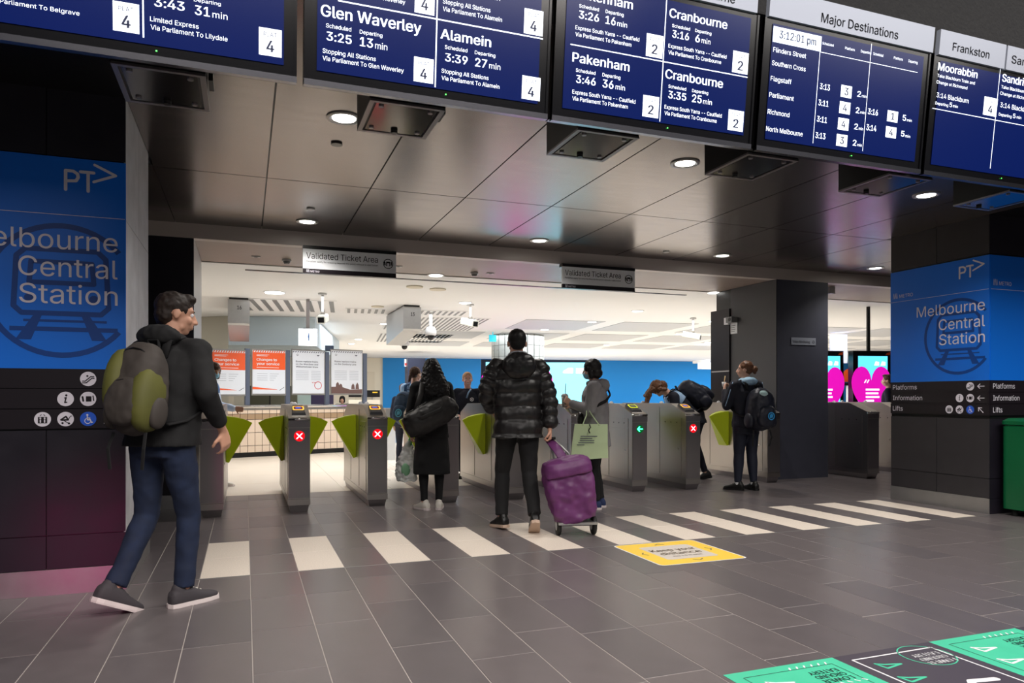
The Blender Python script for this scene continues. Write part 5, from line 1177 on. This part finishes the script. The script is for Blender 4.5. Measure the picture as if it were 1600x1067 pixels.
# ---- 1. man with the olive backpack, walking right at the left
f = Fig(1.82, (-.44, 4.53, 0), 33, lean=7, twist=2, head=(42, 4, 0), hipdrop=.01,
        arms={'r': {'e': (.27, .00, 1.17), 'w': (.25, .17, .97)}, 'l': {'e': (-.26, -.06, 1.15), 'w': (-.24, .12, .95)}},
        legs={'r': {'k': (.09, .10, .50), 'a': (.08, .07, .085), 't': (22, 0)}, 'l': {'k': (-.12, .03, .505), 'a': (-.16, -.17, .14), 't': (20, -26)}})
man = person('man in a black hooded jacket and dark jeans striding past the left pillar', f, SK1, {'r': {'d': (.0, .35, -1), 'curl': 22}, 'l': {'curl': 30}}, vox=.007)
top(f, BLKF, man, 'jacket', 1.14, .90, .72, 1.05, disp=.016)
mb = MB(); P_ = lambda *v: f.U@Vector(v)
mb.ell(P_(0, -.10, 1.475), (.135, .075, .065), f.U.to_3x3()); mb.ell(P_(0, -.02, 1.47), (.12, .09, .045), f.U.to_3x3()); mb.xf(f.W); organic('hood', mb, BLKF, man, .009, 2, .014, .05)
trousers(f, DENIM, man, 'jeans', .97, .056, disp=.014); shoes(f, GSHOE, man, SOLEW, WSHOE, 1.08); hair(f, HDK, man, 'short', .014)
OLV = mat('olive nylon', (84, 84, 32), .7, noise=.12, nscale=10); OLG = mat('grey brown nylon', (58, 52, 48), .75, noise=.1, nscale=10)
def ex(t, M):
    part('side_panel', MB().ell((-.085, -.02, .02), (.065, .108, .19), None, 16, 10, 2.6).xf(M), OLV, t, True); part('side_panel', MB().ell((.085, -.02, -.06), (.065, .106, .17), None, 16, 10, 2.6).xf(M), OLV, t, True)
backpack('backpack', 'olive and grey-brown backpack worn by the man at the left', f, OLG, OLG, (.02, -.225, 1.18), (.14, .105, .245), BLKF, tilt=-4, hang=True, extra=ex)
# ---- 2. woman with long dark hair and the duffel bag
f = Fig(1.60, (1.86, 7.47, 0), 12, lean=1, head=(-8, 3, 0), arms={'l': {'e': (-.24, .0, 1.14), 'w': (-.235, .07, .90)}, 'r': {'e': (.245, .02, 1.14), 'w': (.15, .22, 1.06)}},
        legs={'l': {'k': (-.095, .015, .5), 'a': (-.085, .0, .09), 't': (-38, 0)}, 'r': {'k': (.09, .02, .5), 'a': (.085, .02, .09), 't': (8, 0)}})
t = person('woman with long dark hair and a knee-length black coat, back turned, before the gates', f, SK2, {'l': {'curl': 45}, 'r': {'curl': 35}}, vox=.008)
trousers(f, BLKF, t, 'leggings', .88, .042, disp=.003); top(f, BLKF, t, 'coat', 1.05, .84, .92, 1.05, disp=.014)
skirtpart(f, BLKF, t, 'coat_skirt', 1.02, .42, .185, .145, .215, .165, .016)
shoes(f, WSHOE, t, SOLEW); hair(f, HBK, t, 'long', .022)
# duffel across the back
c = f.wu((.0, -.26, 1.10)); t = root('duffel_bag', 'black duffel bag slung diagonally across the back of the long-haired woman', 'bag', tuple(c))
BAGB = mat('black bag nylon', (34, 32, 32), .5, noise=.1, nscale=8, bump=.3, bscale=20)
M = Matrix.Translation(c) @ Matrix.Rotation(-radians(12), 4, 'Z') @ Matrix.Rotation(-radians(27), 4, 'Y')
mb = MB().loftp([MB().ring((x, 0, 0), (1,0,0), (0,0,1), a, b, 22, 2.3) for x, a, b in ((-.31, .05, .04), (-.30, .105, .085), (-.22, .135, .115), (-.05, .145, .125), (.12, .135, .12), (.22, .105, .10), (.27, .06, .06), (.275, .03, .03))]); mb.xf(M); organic('body', mb, BAGB, t, .010, 2, .03, .09)
part('shoulder_strap', MB().strap([M@Vector((-.12, -.02, .13))]+[f.wu(v) for v in ((-.13, -.17, 1.33), (-.11, -.10, 1.46), (-.105, .0, 1.49), (-.10, .10, 1.42))], .055, .012, f.W.to_3x3()@Vector((1,0,0))), BAGB, t, True)
part('side_strap', MB().strap([M@Vector((-.28, -.06, .10)), M@Vector((-.10, -.13, .03)), M@Vector((.10, -.125, .02)), M@Vector((.25, -.05, .07))], .035, .008, M.to_3x3()@Vector((0,0,1))), BAGB, t, True)
part('zip', MB().tube([M@Vector((-.25, .0, .135)), M@Vector((0, -.02, .15)), M@Vector((.2, .0, .12))], .006, 6), BLKPL, t)
# plastic bag
h = f.w((-.25, .10, .83)); t = root('plastic_bag', 'crinkled translucent plastic bag with bright green handles held by the long-haired woman', 'bag', (h.x, h.y, h.z-.5))
PLB = mat('crinkled plastic', (214, 218, 216), .25, trans=.35, alpha=.85)
mb = MB().loftp([MB().ring((h.x-.03+dx, h.y, h.z-dzz), (0,0,1), (1,0,0), a, b, 22, 2.4) for dzz, a, b, dx in ((.02, .02, .015, .02), (.09, .05, .03, .01), (.18, .085, .06, 0), (.30, .11, .08, -.01), (.40, .115, .085, -.01), (.455, .10, .07, 0), (.46, .03, .02, 0))]); organic('sack', mb, PLB, t, .008, 1, .045, .045)
part('handle', MB().tube([(h.x-.01, h.y, h.z-.09), (h.x-.012, h.y-.01, h.z-.02), (h.x, h.y-.025, h.z+.02), (h.x+.012, h.y-.01, h.z-.02), (h.x+.01, h.y, h.z-.09)], .010, 8), mat('green handle', (20, 190, 60), .4), t, True)
part('green_print', MB().ell((h.x-.06, h.y-.07, h.z-.33), (.05, .02, .07)), mat('faint green print', (120, 170, 130), .5), t, True)
# ---- 3. man in the black puffer jacket
f = Fig(1.81, (2.30, 6.05, 0), 14, lean=3, head=(0, 4, 0), shw=.18, arms={'r': {'e': (.275, -.02, 1.15), 'w': (.27, -.07, .89)}, 'l': {'e': (-.28, -.02, 1.19), 'w': (-.20, .17, 1.04)}},
        legs={'l': {'k': (-.12, .16, .50), 'a': (-.13, .10, .10), 't': (-22, -6)}, 'r': {'k': (.10, .0, .50), 'a': (.12, -.20, .15), 't': (4, -32)}})
t = person('man in a black puffer jacket seen from behind, striding towards the gates', f, SK1, {'r': {'curl': 55, 'd': (0, -.1, -1)}, 'l': {'curl': 35}}, vox=.007)
puf = top(f, BLKF2, t, 'puffer_jacket', 1.10, .80, .93, 1.15, puff=.017, disp=.024, vox=.009, smooth=2)
mb = MB(); P_ = lambda *v: f.U@Vector(v)
mb.ell(P_(0, -.13, 1.42), (.15, .085, .12), f.U.to_3x3(), 18, 10, 2.3); mb.ell(P_(0, -.10, 1.47), (.135, .08, .05), f.U.to_3x3()); mb.xf(f.W); organic('puffer_hood', mb, BLKF2, t, .010, 2, .02, .05)
mb = MB(); mb.ell(P_(0, -.055, 1.515), (.095, .075, .045), f.U.to_3x3()); mb.xf(f.W); organic('inner_hood', mb, mat('pale grey fleece', (150, 152, 160), .9), t, .010, 2, .01, .04)
trousers(f, BLKF, t, 'trousers', 1.02, .058, disp=.012); shoes(f, BSHOE, t, mat('beige sole', (196, 170, 150), .6), None, 1.05); hair(f, HBK, t, 'crop', .006)
hw = f.w(f.p['wrr'])
# ---- trolley
PUR = mat('purple nylon', (98, 44, 98), .5, noise=.12, nscale=7, bump=.5, bscale=9)
tb = Vector((2.70, 5.68, 0)); hd = f.w(f.p['wrr']+Vector((0, 0, -.09)))
t = root('shopping_trolley', 'purple two-wheeled shopping trolley pulled by the man in the puffer jacket', 'trolley', tuple(tb))
Rx = Vector((cos(YAW-.1), -sin(YAW-.1), 0)); Ry = Vector((-Rx.y, Rx.x, 0))
bot = tb+Vector((0, 0, .13)); topc = bot+Vector((0, 0, .52))-Rx*.10+Ry*.0
up = (topc-bot).normalized()
mb = MB(); mb.loftp([mb.ring(bot+(topc-bot)*t_, up, Rx, a, b, 28, 4.5) for t_, a, b in ((0, .15, .11), (.02, .175, .13), (.25, .20, .155), (.6, .215, .165), (.92, .20, .155), (1.0, .17, .13), (1.04, .12, .10))]); bag = organic('bag', mb, PUR, t, .009, 2, .05, .11)
mb = MB(); c_ = topc-up*.05-Ry*.02
mb.loftp([mb.ring(c_+up*z, up, Rx, a, b, 28, 4) for z, a, b in ((-.07, .212, .166), (.0, .212, .168), (.05, .195, .15), (.075, .13, .10))]); organic('flap', mb, PUR, t, .010, 2, .02, .1)
for s_ in (-1, 1):
    a = bot+Rx*.09*s_-up*.0+Ry*.15; b = topc+Rx*.07*s_+up*.05+Ry*.14; part('frame_tube', MB().tube([a-up*.04, b, hd+Rx*.03*s_], .010, 8), STEELM, t, True)
part('handle', MB().tube([hd-Rx*.05, hd+Rx*.05], .015, 10), BLKPL, t, True)
part('handle_strap', MB().strap([hd-up*.02, hd+(topc-hd)*.5, topc], .09, .012, Rx), PUR, t, True)
part('base_shelf', MB().loftp([[tb+Rx*a+Ry*b+Vector((0,0,z)) for a, b in ((-.17,-.12),(.17,-.12),(.17,.12),(-.17,.12))] for z in (.105, .125)]), STEELM, t)
part('axle', MB().tube([tb-Rx*.15+Vector((0,0,.085)), tb+Rx*.15+Vector((0,0,.085))], .010, 8), STEEL2, t)
for s_ in (-1, 1):
    c_ = tb+Rx*.155*s_+Vector((0,0,.085))
    wh = part('wheel', MB().loftp([[c_+Rx*e+(Ry*cos(a)+Vector((0,0,1))*sin(a))*r for a in [2*pi*k/24 for k in range(24)]] for e, r in ((-.018,.05),(-.018,.078),(-.010,.085),(.010,.085),(.018,.078),(.018,.05))]), RUBB, t, True)
    part('hub', MB().loftp([[c_+Rx*e+(Ry*cos(a)+Vector((0,0,1))*sin(a))*.045 for a in [2*pi*k/16 for k in range(16)]] for e in (-.02, .02)]), LGREY, wh)
# ---- 4. woman in the grey hoodie
f = Fig(1.60, (3.54, 6.95, 0), -62, lean=2, head=(8, 8, 0), arms={'l': {'e': (-.22, .06, 1.15), 'w': (-.10, .27, 1.235)}, 'r': {'e': (.22, .06, 1.13), 'w': (.09, .27, 1.20)}},
        legs={'l': {'k': (-.09, .03, .5), 'a': (-.09, .01, .09), 't': (-4, 0)}, 'r': {'k': (.09, .01, .5), 'a': (.09, -.04, .09), 't': (10, 0)}})
t = person('masked woman in a grey hoodie standing in profile with a drink before the gates', f, SK2, {'l': {'d': (.25, .75, .45), 'n': (1, 0, .2), 'curl': 42}, 'r': {'d': (-.25, .75, .45), 'n': (-1, 0, .2), 'curl': 42}}, vox=.007)
hooser = top(f, GREYH, t, 'hoodie', 1.2, .74, .95, 1.2, disp=.018)
mb = MB(); P_ = lambda *v: f.U@Vector(v)
mb.ell(P_(0, -.10, 1.44), (.13, .085, .085), f.U.to_3x3()); mb.ell(P_(0, .0, 1.475), (.115, .10, .045), f.U.to_3x3()); mb.xf(f.W); organic('hood', mb, GREYH, t, .009, 2, .014, .05)
trousers(f, BLKF, t, 'trousers', 1.02, .062, disp=.014); shoes(f, mat('navy suede', (38, 52, 92), .8), t, SOLEW, WSHOE); hair(f, HBK, t, 'bob', .008)
mb = MB(); M_ = f.HM; mb.ell(M_@Vector((0, .055, -.055)), (.058, .058, .052), M_.to_3x3(), 16, 10); mb.xf(f.W); organic('face_mask', mb, MASK, t, .006, 2, 0)
for sd in (-1, 1): part('mask_loop', MB().tube([f.W@(M_@Vector(v)) for v in ((sd*.055, .06, -.04), (sd*.08, .0, .015), (sd*.084, -.02, -.02), (sd*.056, .055, -.075))], .002, 5), MASK, t)
t2 = root('shoulder_bag', 'small black shoulder bag worn at the front of the grey hoodie', 'bag', tuple(f.wu((.0, .17, 1.08))))
mb = MB().ell((0, .17, 1.06), (.14, .055, .09), None, 18, 10, 2.8); mb.xf(f.W); organic('pouch', mb, BLKF2, t2, .009, 2, .01, .05)
part('strap', MB().strap([f.wu(v) for v in ((-.12, .17, 1.10), (-.20, .11, 1.16), (-.235, .0, 1.20), (-.20, -.13, 1.26), (-.08, -.185, 1.33), (.06, -.15, 1.42), (.11, -.04, 1.49), (.11, .10, 1.40), (.10, .17, 1.12))], .035, .010, (0, 0, 1)), BLKF, t2, True)
# drink
c = f.w((.0, .365, 1.265)); t = root('drink_cup', 'clear plastic cup of iced drink with a straw in the masked woman\'s hands', 'cup', (c.x, c.y, c.z-.06))
part('cup', MB().loftp([MB().ring((c.x, c.y, c.z+z), (0,0,1), (1,0,0), r, r, 20) for z, r in ((-.07, .028), (.05, .038))]), mat('clear cup', (220, 220, 215), .1, trans=.6), t, True)
part('drink', MB().cyl((c.x, c.y, c.z-.065), (0,0,1), .026, .085, 16, .033), mat('milky drink', (188, 160, 140), .4), t, True)
part('lid', MB().loftp([MB().ring((c.x, c.y, c.z+z), (0,0,1), (1,0,0), r, r, 20) for z, r in ((.05, .040), (.058, .040), (.075, .028), (.08, .01))]), LGREY, t, True)
part('straw', MB().tube([(c.x, c.y, c.z-.03), (c.x+.012, c.y, c.z+.19)], .005, 8), mat('pale straw', (190, 214, 226), .4), t, True)
# pale green paper bag
a0 = FW*7.35; bx = ray(921, 690)*7.38+Vector((0,0,EYE)); t = root('paper_bag', 'pale green paper carrier bag with printed lines hanging from the masked woman\'s arm', 'bag', (bx.x, bx.y, bx.z-.2))
PG = mat('pale green paper', (196, 216, 172), .6, noise=.03, nscale=5)
RR = Vector((cos(YAW+.12), -sin(YAW+.12), 0)); RB = Vector((-RR.y, RR.x, 0)); Z = Vector((0,0,1))
def bp(a, b, z): return bx+RR*a+RB*b+Z*z
mb = MB().loftp([[bp(-.19,-.055,-.19), bp(.19,-.055,-.16), bp(.19,.055,-.16), bp(-.19,.055,-.19)], [bp(-.175,-.05,-.02), bp(.185,-.06,0), bp(.185,.05,0), bp(-.175,.05,-.02)], [bp(-.15,-.035,.18), bp(.185,-.035,.18), bp(.185,.035,.18), bp(-.15,.035,.18)]]); part('bag_body', mb, PG, t)
pl = Plane(bx-RB*.062, RR, Z); mb = MB()
for k, (w_, o_) in enumerate(((.17, 0), (.12, .0), (.14, .0), (.15, -.01), (.06, -.02))): pl.rect(mb, -.09+o_-.004*k, -.09+o_+w_, .055-.022*k, .063-.022*k, .004)
part('small_print', mb, PGR, t)
fa = f.p['ell']+(f.p['wrl']-f.p['ell'])*.2; fw_ = f.w(fa)
for s_ in (-1, 1): part('handle', MB().tube([bp(-.07, -.04*s_, .17), (fw_+bp(-.03,-.02*s_,.17))/2+Vector((0,0,.02)), fw_+Z*.05-RB*.02*s_, (fw_+bp(.07,-.02*s_,.17))/2+Vector((0,0,.03)), bp(.10, -.04*s_, .17)], .006, 6), PG, t, True)
part('tag_cord', MB().tube([bp(.0, -.06, .18), bp(.012, -.065, .15), bp(-.008, -.07, .12), bp(.006, -.07, .09)], .006, 6), BLKF, t)
# ---- 5. schoolgirl at the right
f = Fig(1.66, (6.05, 7.64, 0), 2, lean=0, head=(-46, -2, 0), arms={'l': {'e': (-.25, .08, 1.14), 'w': (-.20, .20, 1.34)}, 'r': {'e': (.25, .0, 1.14), 'w': (.16, .22, 1.05)}},
        legs={'l': {'k': (-.09, .03, .5), 'a': (-.11, .03, .09), 't': (-34, 0)}, 'r': {'k': (.09, .0, .5), 'a': (.10, -.03, .09), 't': (0, 0)}})
t = person('schoolgirl in navy with hair in a bun standing by the centre pillar', f, SK2, {'l': {'d': (.3, .4, .9), 'n': (.9, -.3, 0), 'curl': 45}, 'r': {'curl': 35}}, vox=.008)
top(f, NAVYC, t, 'jacket', 1.05, .86, .95, 1.1, disp=.014); trousers(f, LEGG, t, 'leggings', 1.08, .046, disp=.003); skirtpart(f, NAVYC, t, 'shorts', 1.0, .76, .17, .13, .18, .142, .008)
mb = MB(); P_ = lambda *v: f.U@Vector(v)
mb.ell(P_(0, -.075, 1.475), (.125, .085, .06), f.U.to_3x3()); mb.ell(P_(0, .0, 1.485), (.11, .09, .045), f.U.to_3x3()); mb.xf(f.W); organic('hood', mb, SKYH, t, .009, 2, .014, .05)
for nm in 'lr':
    a, b, c = f.p['sh'+nm], f.p['el'+nm], f.p['wr'+nm]; sd = -1 if nm == 'l' else 1; part('sleeve_piping', MB().tube([f.w(a+Vector((sd*.06, -.035, .05))), f.w(a+(b-a)*.5+Vector((sd*.062, -.04, 0))), f.w(b+Vector((sd*.05, -.04, 0)))], .005, 6), LBLUE, t, True)
shoes(f, BSHOE, t, BSHOE, BLKF, 1.05, mat('white sock', (226, 226, 226), .9)); hair(f, HBR, t, 'bun', .010)
NBAG = mat('navy bag nylon', (18, 22, 38), .5, noise=.15, nscale=9)
def exb(t, M): part('tied_cloth', MB().ell((-.02, -.08, .20), (.08, .05, .05)).xf(M), mat('pale mint cloth', (170, 200, 200), .8), t, True)
backpack('backpack', 'navy backpack with a bright blue emblem worn by the schoolgirl by the centre pillar', f, NBAG, NBAG, (.04, -.25, 1.10), (.185, .15, .285), BLKF, badge=(mat('bright blue badge', (50, 150, 210), .5), .05), hang=True, extra=exb)
# ice pop / cup held to the mouth
c = f.w((-.17, .26, 1.44)); t = root('snack_cup', 'small white cup with a beige stick held at the schoolgirl\'s mouth', 'cup', tuple(c)); part('cup', MB().cyl(tuple(c-Vector((0,0,.03))), (0,0,1), .022, .06, 14, .028), WHITE, t, True); part('stick', MB().tube([c, c+Vector((.02, 0, .11))], .007, 6), mat('beige stick', (206, 178, 130), .6), t, True)
# ---- 6. girl bending forward behind the gates
f = Fig(1.72, (6.10, 8.80, 0), -70, lean=50, head=(0, 34, 0), arms={'l': {'e': (-.22, .34, 1.0), 'w': (-.16, .38, .76)}, 'r': {'e': (.22, .32, 1.0), 'w': (.18, .38, .76)}}, legs={'l': {'k': (-.10, .08, .5), 'a': (-.10, .06, .09)}, 'r': {'k': (.10, -.02, .5), 'a': (.10, -.16, .10), 't': (5, -12)}}, hipdrop=.02)
t = person('girl with brown hair bending far forward behind the gates', f, SK2, {}, vox=.009, eyes_on=False)
top(f, NAVYC, t, 'jumper', 1.02, .86, .95, 1.05, disp=.012); trousers(f, NAVYC, t, 'trousers', .95, .046, disp=.006); shoes(f, BSHOE, t, BSHOE)
mb = MB(); mb.loftp([mb.ring(f.U@Vector((0, 0, z-.02)), f.U.to_3x3()@Vector((0,0,1)), f.U.to_3x3()@Vector((1,0,0)), a, b, 22, 2.4) for z, a, b in ((1.27, .205, .145), (1.35, .212, .142), (1.41, .19, .125), (1.47, .10, .085))]); mb.xf(f.W); organic('collar_yoke', mb, LBLUE, t, .010, 2, .008, .06)
def exh(mb, P):
    for dx in (-.05, 0, .05): mb.capsule(P(dx, .02, .09), .045, P(dx*1.2, .12, .17), .03); mb.capsule(P(dx, .10, .13), .036, P(dx*1.1, .27, .16), .016)
hair(f, HBR, t, 'bob', .020, exh)
backpack('backpack', 'huge dark backpack on the back of the bending girl', f, NBAG, NBAG, (0, -.24, 1.16), (.20, .16, .27), BLKF, badge=(mat('bright blue badge', (50, 150, 210), .5), .05))
# ---- 7. schoolgirl in light blue behind the gates
pp = ray(646, 600)*10.6; f = Fig(1.64, (pp.x, pp.y, 0), 48, lean=3, head=(10, 4, 0), arms={'l': {'e': (-.22, .05, 1.14), 'w': (-.15, .22, 1.02)}, 'r': {'e': (.22, .05, 1.14), 'w': (.15, .24, 1.05)}})
t = person('schoolgirl in a light blue shirt talking beyond the gates', f, SK2, {}, vox=.009)
top(f, LBLUE, t, 'shirt', 1.02, .86, .95, 1.1, disp=.016); trousers(f, NAVYC, t, 'trousers', 1.0, .052); shoes(f, BSHOE, t, BSHOE); hair(f, HMB, t, 'pony', .010)
BBAG = mat('teal blue bag nylon', (38, 62, 88), .6, noise=.12, nscale=9)
backpack('backpack', 'blue backpack with a light blue emblem on the schoolgirl in the light blue shirt', f, BBAG, BBAG, (0, -.24, 1.09), (.17, .14, .26), mat('blue strap', (40, 80, 120), .7), badge=(mat('light badge', (90, 170, 200), .5), .06))
# ---- 8. smiling staff member
pp = ray(731, 600)*10.6; f = Fig(1.56, (pp.x, pp.y, 0), 205, lean=2, head=(-14, 4, 0), arms={'l': {'e': (-.24, .04, 1.13), 'w': (-.12, .26, 1.06)}, 'r': {'e': (.24, .04, 1.13), 'w': (.12, .26, 1.04)}})
t = person('smiling fair-haired woman in a navy zip jacket facing the camera beyond the gates', f, mat('skin rosy', (232, 176, 158), .5), {}, vox=.007)
top(f, NAVYC, t, 'jacket', 1.02, .86, .95, 1.08, disp=.012); trousers(f, NAVYC, t, 'trousers', 1.0, .052); shoes(f, BSHOE, t, BSHOE)
hair(f, mat('hair fair', (176, 132, 96), .5, noise=.2, nscale=60), t, 'pony', .006)
M_ = f.W@f.HM; part('smile', MB().tube([M_@Vector(v) for v in ((-.022, .094, -.052), (-.01, .101, -.060), (.01, .101, -.060), (.022, .094, -.052))], .0045, 6), WHITE, t, True)
part('collar', MB().tube([f.wu(v) for v in ((-.06, .07, 1.475), (-.03, .115, 1.42), (0, .13, 1.33))], .012, 6), LBLUE, t, True)
mb = MB(); pl_ = Plane(f.wu((-.09, .150, 1.31)), f.W.to_3x3()@Vector((-1,0,0)), (0,0,1)); pl_.disc(mb, 0, 0, .028, .004, 18, .018); pl_.disc(mb, 0, 0, .010, .004, 12); part('badge', mb, WHITE, t)
# ---- 9. masked person walking behind the leftmost gate
pp = ray(322, 600)*9.5; f = Fig(1.66, (pp.x, pp.y, 0), 100, lean=6, head=(50, 4, 0), arms={'l': {'e': (-.24, .10, 1.14), 'w': (-.2, .34, 1.10)}, 'r': {'e': (.24, -.08, 1.14), 'w': (.22, .10, 1.0)}}, legs={'l': {'k': (-.1, .16, .5), 'a': (-.1, .16, .09)}, 'r': {'k': (.1, -.02, .48), 'a': (.1, -.26, .14), 't': (4, -20)}})
t = person('masked person in blue and white passing behind the leftmost gate', f, SK3, {}, vox=.009)
top(f, mat('white blue cloth', (196, 208, 228), .8, noise=.08, nscale=5), t, 'shirt', 1.06, .86, .9, 1.15, disp=.018); trousers(f, NAVYC, t, 'trousers', 1.0, .052); shoes(f, WSHOE, t, SOLEW); hair(f, HMB, t, 'bob', .008)
mb = MB(); mb.ell(f.HM@Vector((0, .055, -.055)), (.060, .060, .054), f.HM.to_3x3(), 16, 10); mb.xf(f.W); organic('face_mask', mb, MASK, t, .007, 2, 0)
mb = MB(); mb.loftp([mb.ring(f.U@Vector((0, 0, z)), f.U.to_3x3()@Vector((0,0,1)), f.U.to_3x3()@Vector((1,0,0)), a, b, 20) for z, a, b in ((1.33, .20, .14), (1.42, .18, .12), (1.47, .10, .09))]); mb.xf(f.W); organic('blue_scarf', mb, mat('blue scarf', (70, 110, 160), .8), t, .011, 2, .02, .06)
# ---- 10..12 further people
pp = ray(630, 600)*12.3; f = Fig(1.42, (pp.x, pp.y, 0), 40); t = person('dark-haired child far behind the light blue schoolgirl', f, SK3, {}, vox=.012, eyes_on=False); top(f, NAVYC, t, 'jacket', 1.05, .86, .95, 1.1, vox=.014); trousers(f, NAVYC, t, 'trousers', 1.0, .052, vox=.014); shoes(f, BSHOE, t, BSHOE); hair(f, HMB, t, 'short', .008)
pp = ray(1389, 600)*13.0; f = Fig(1.60, (pp.x, pp.y, 0), -40, head=(0, 0, 0)); t = person('person in dark navy half hidden by the right pillar', f, SK2, {}, vox=.011, eyes_on=False); top(f, NAVYC, t, 'jacket', 1.05, .86, .95, 1.1, vox=.014); trousers(f, NAVYC, t, 'trousers', 1.0, .052, vox=.014); shoes(f, BSHOE, t, BSHOE); hair(f, HMB, t, 'short', .008)
pp = ray(535, 600)*17.0; f = Fig(1.22, (pp.x, pp.y, 0), 200); t = person('dark-haired person low behind the Sunbury Line poster', f, SK2, {}, vox=.012, eyes_on=False); top(f, NAVYC, t, 'jacket', 1.05, .86, .95, 1.1, vox=.014); trousers(f, NAVYC, t, 'trousers', 1.0, .052, vox=.014); shoes(f, BSHOE, t, BSHOE); hair(f, HBK, t, 'bob', .010)
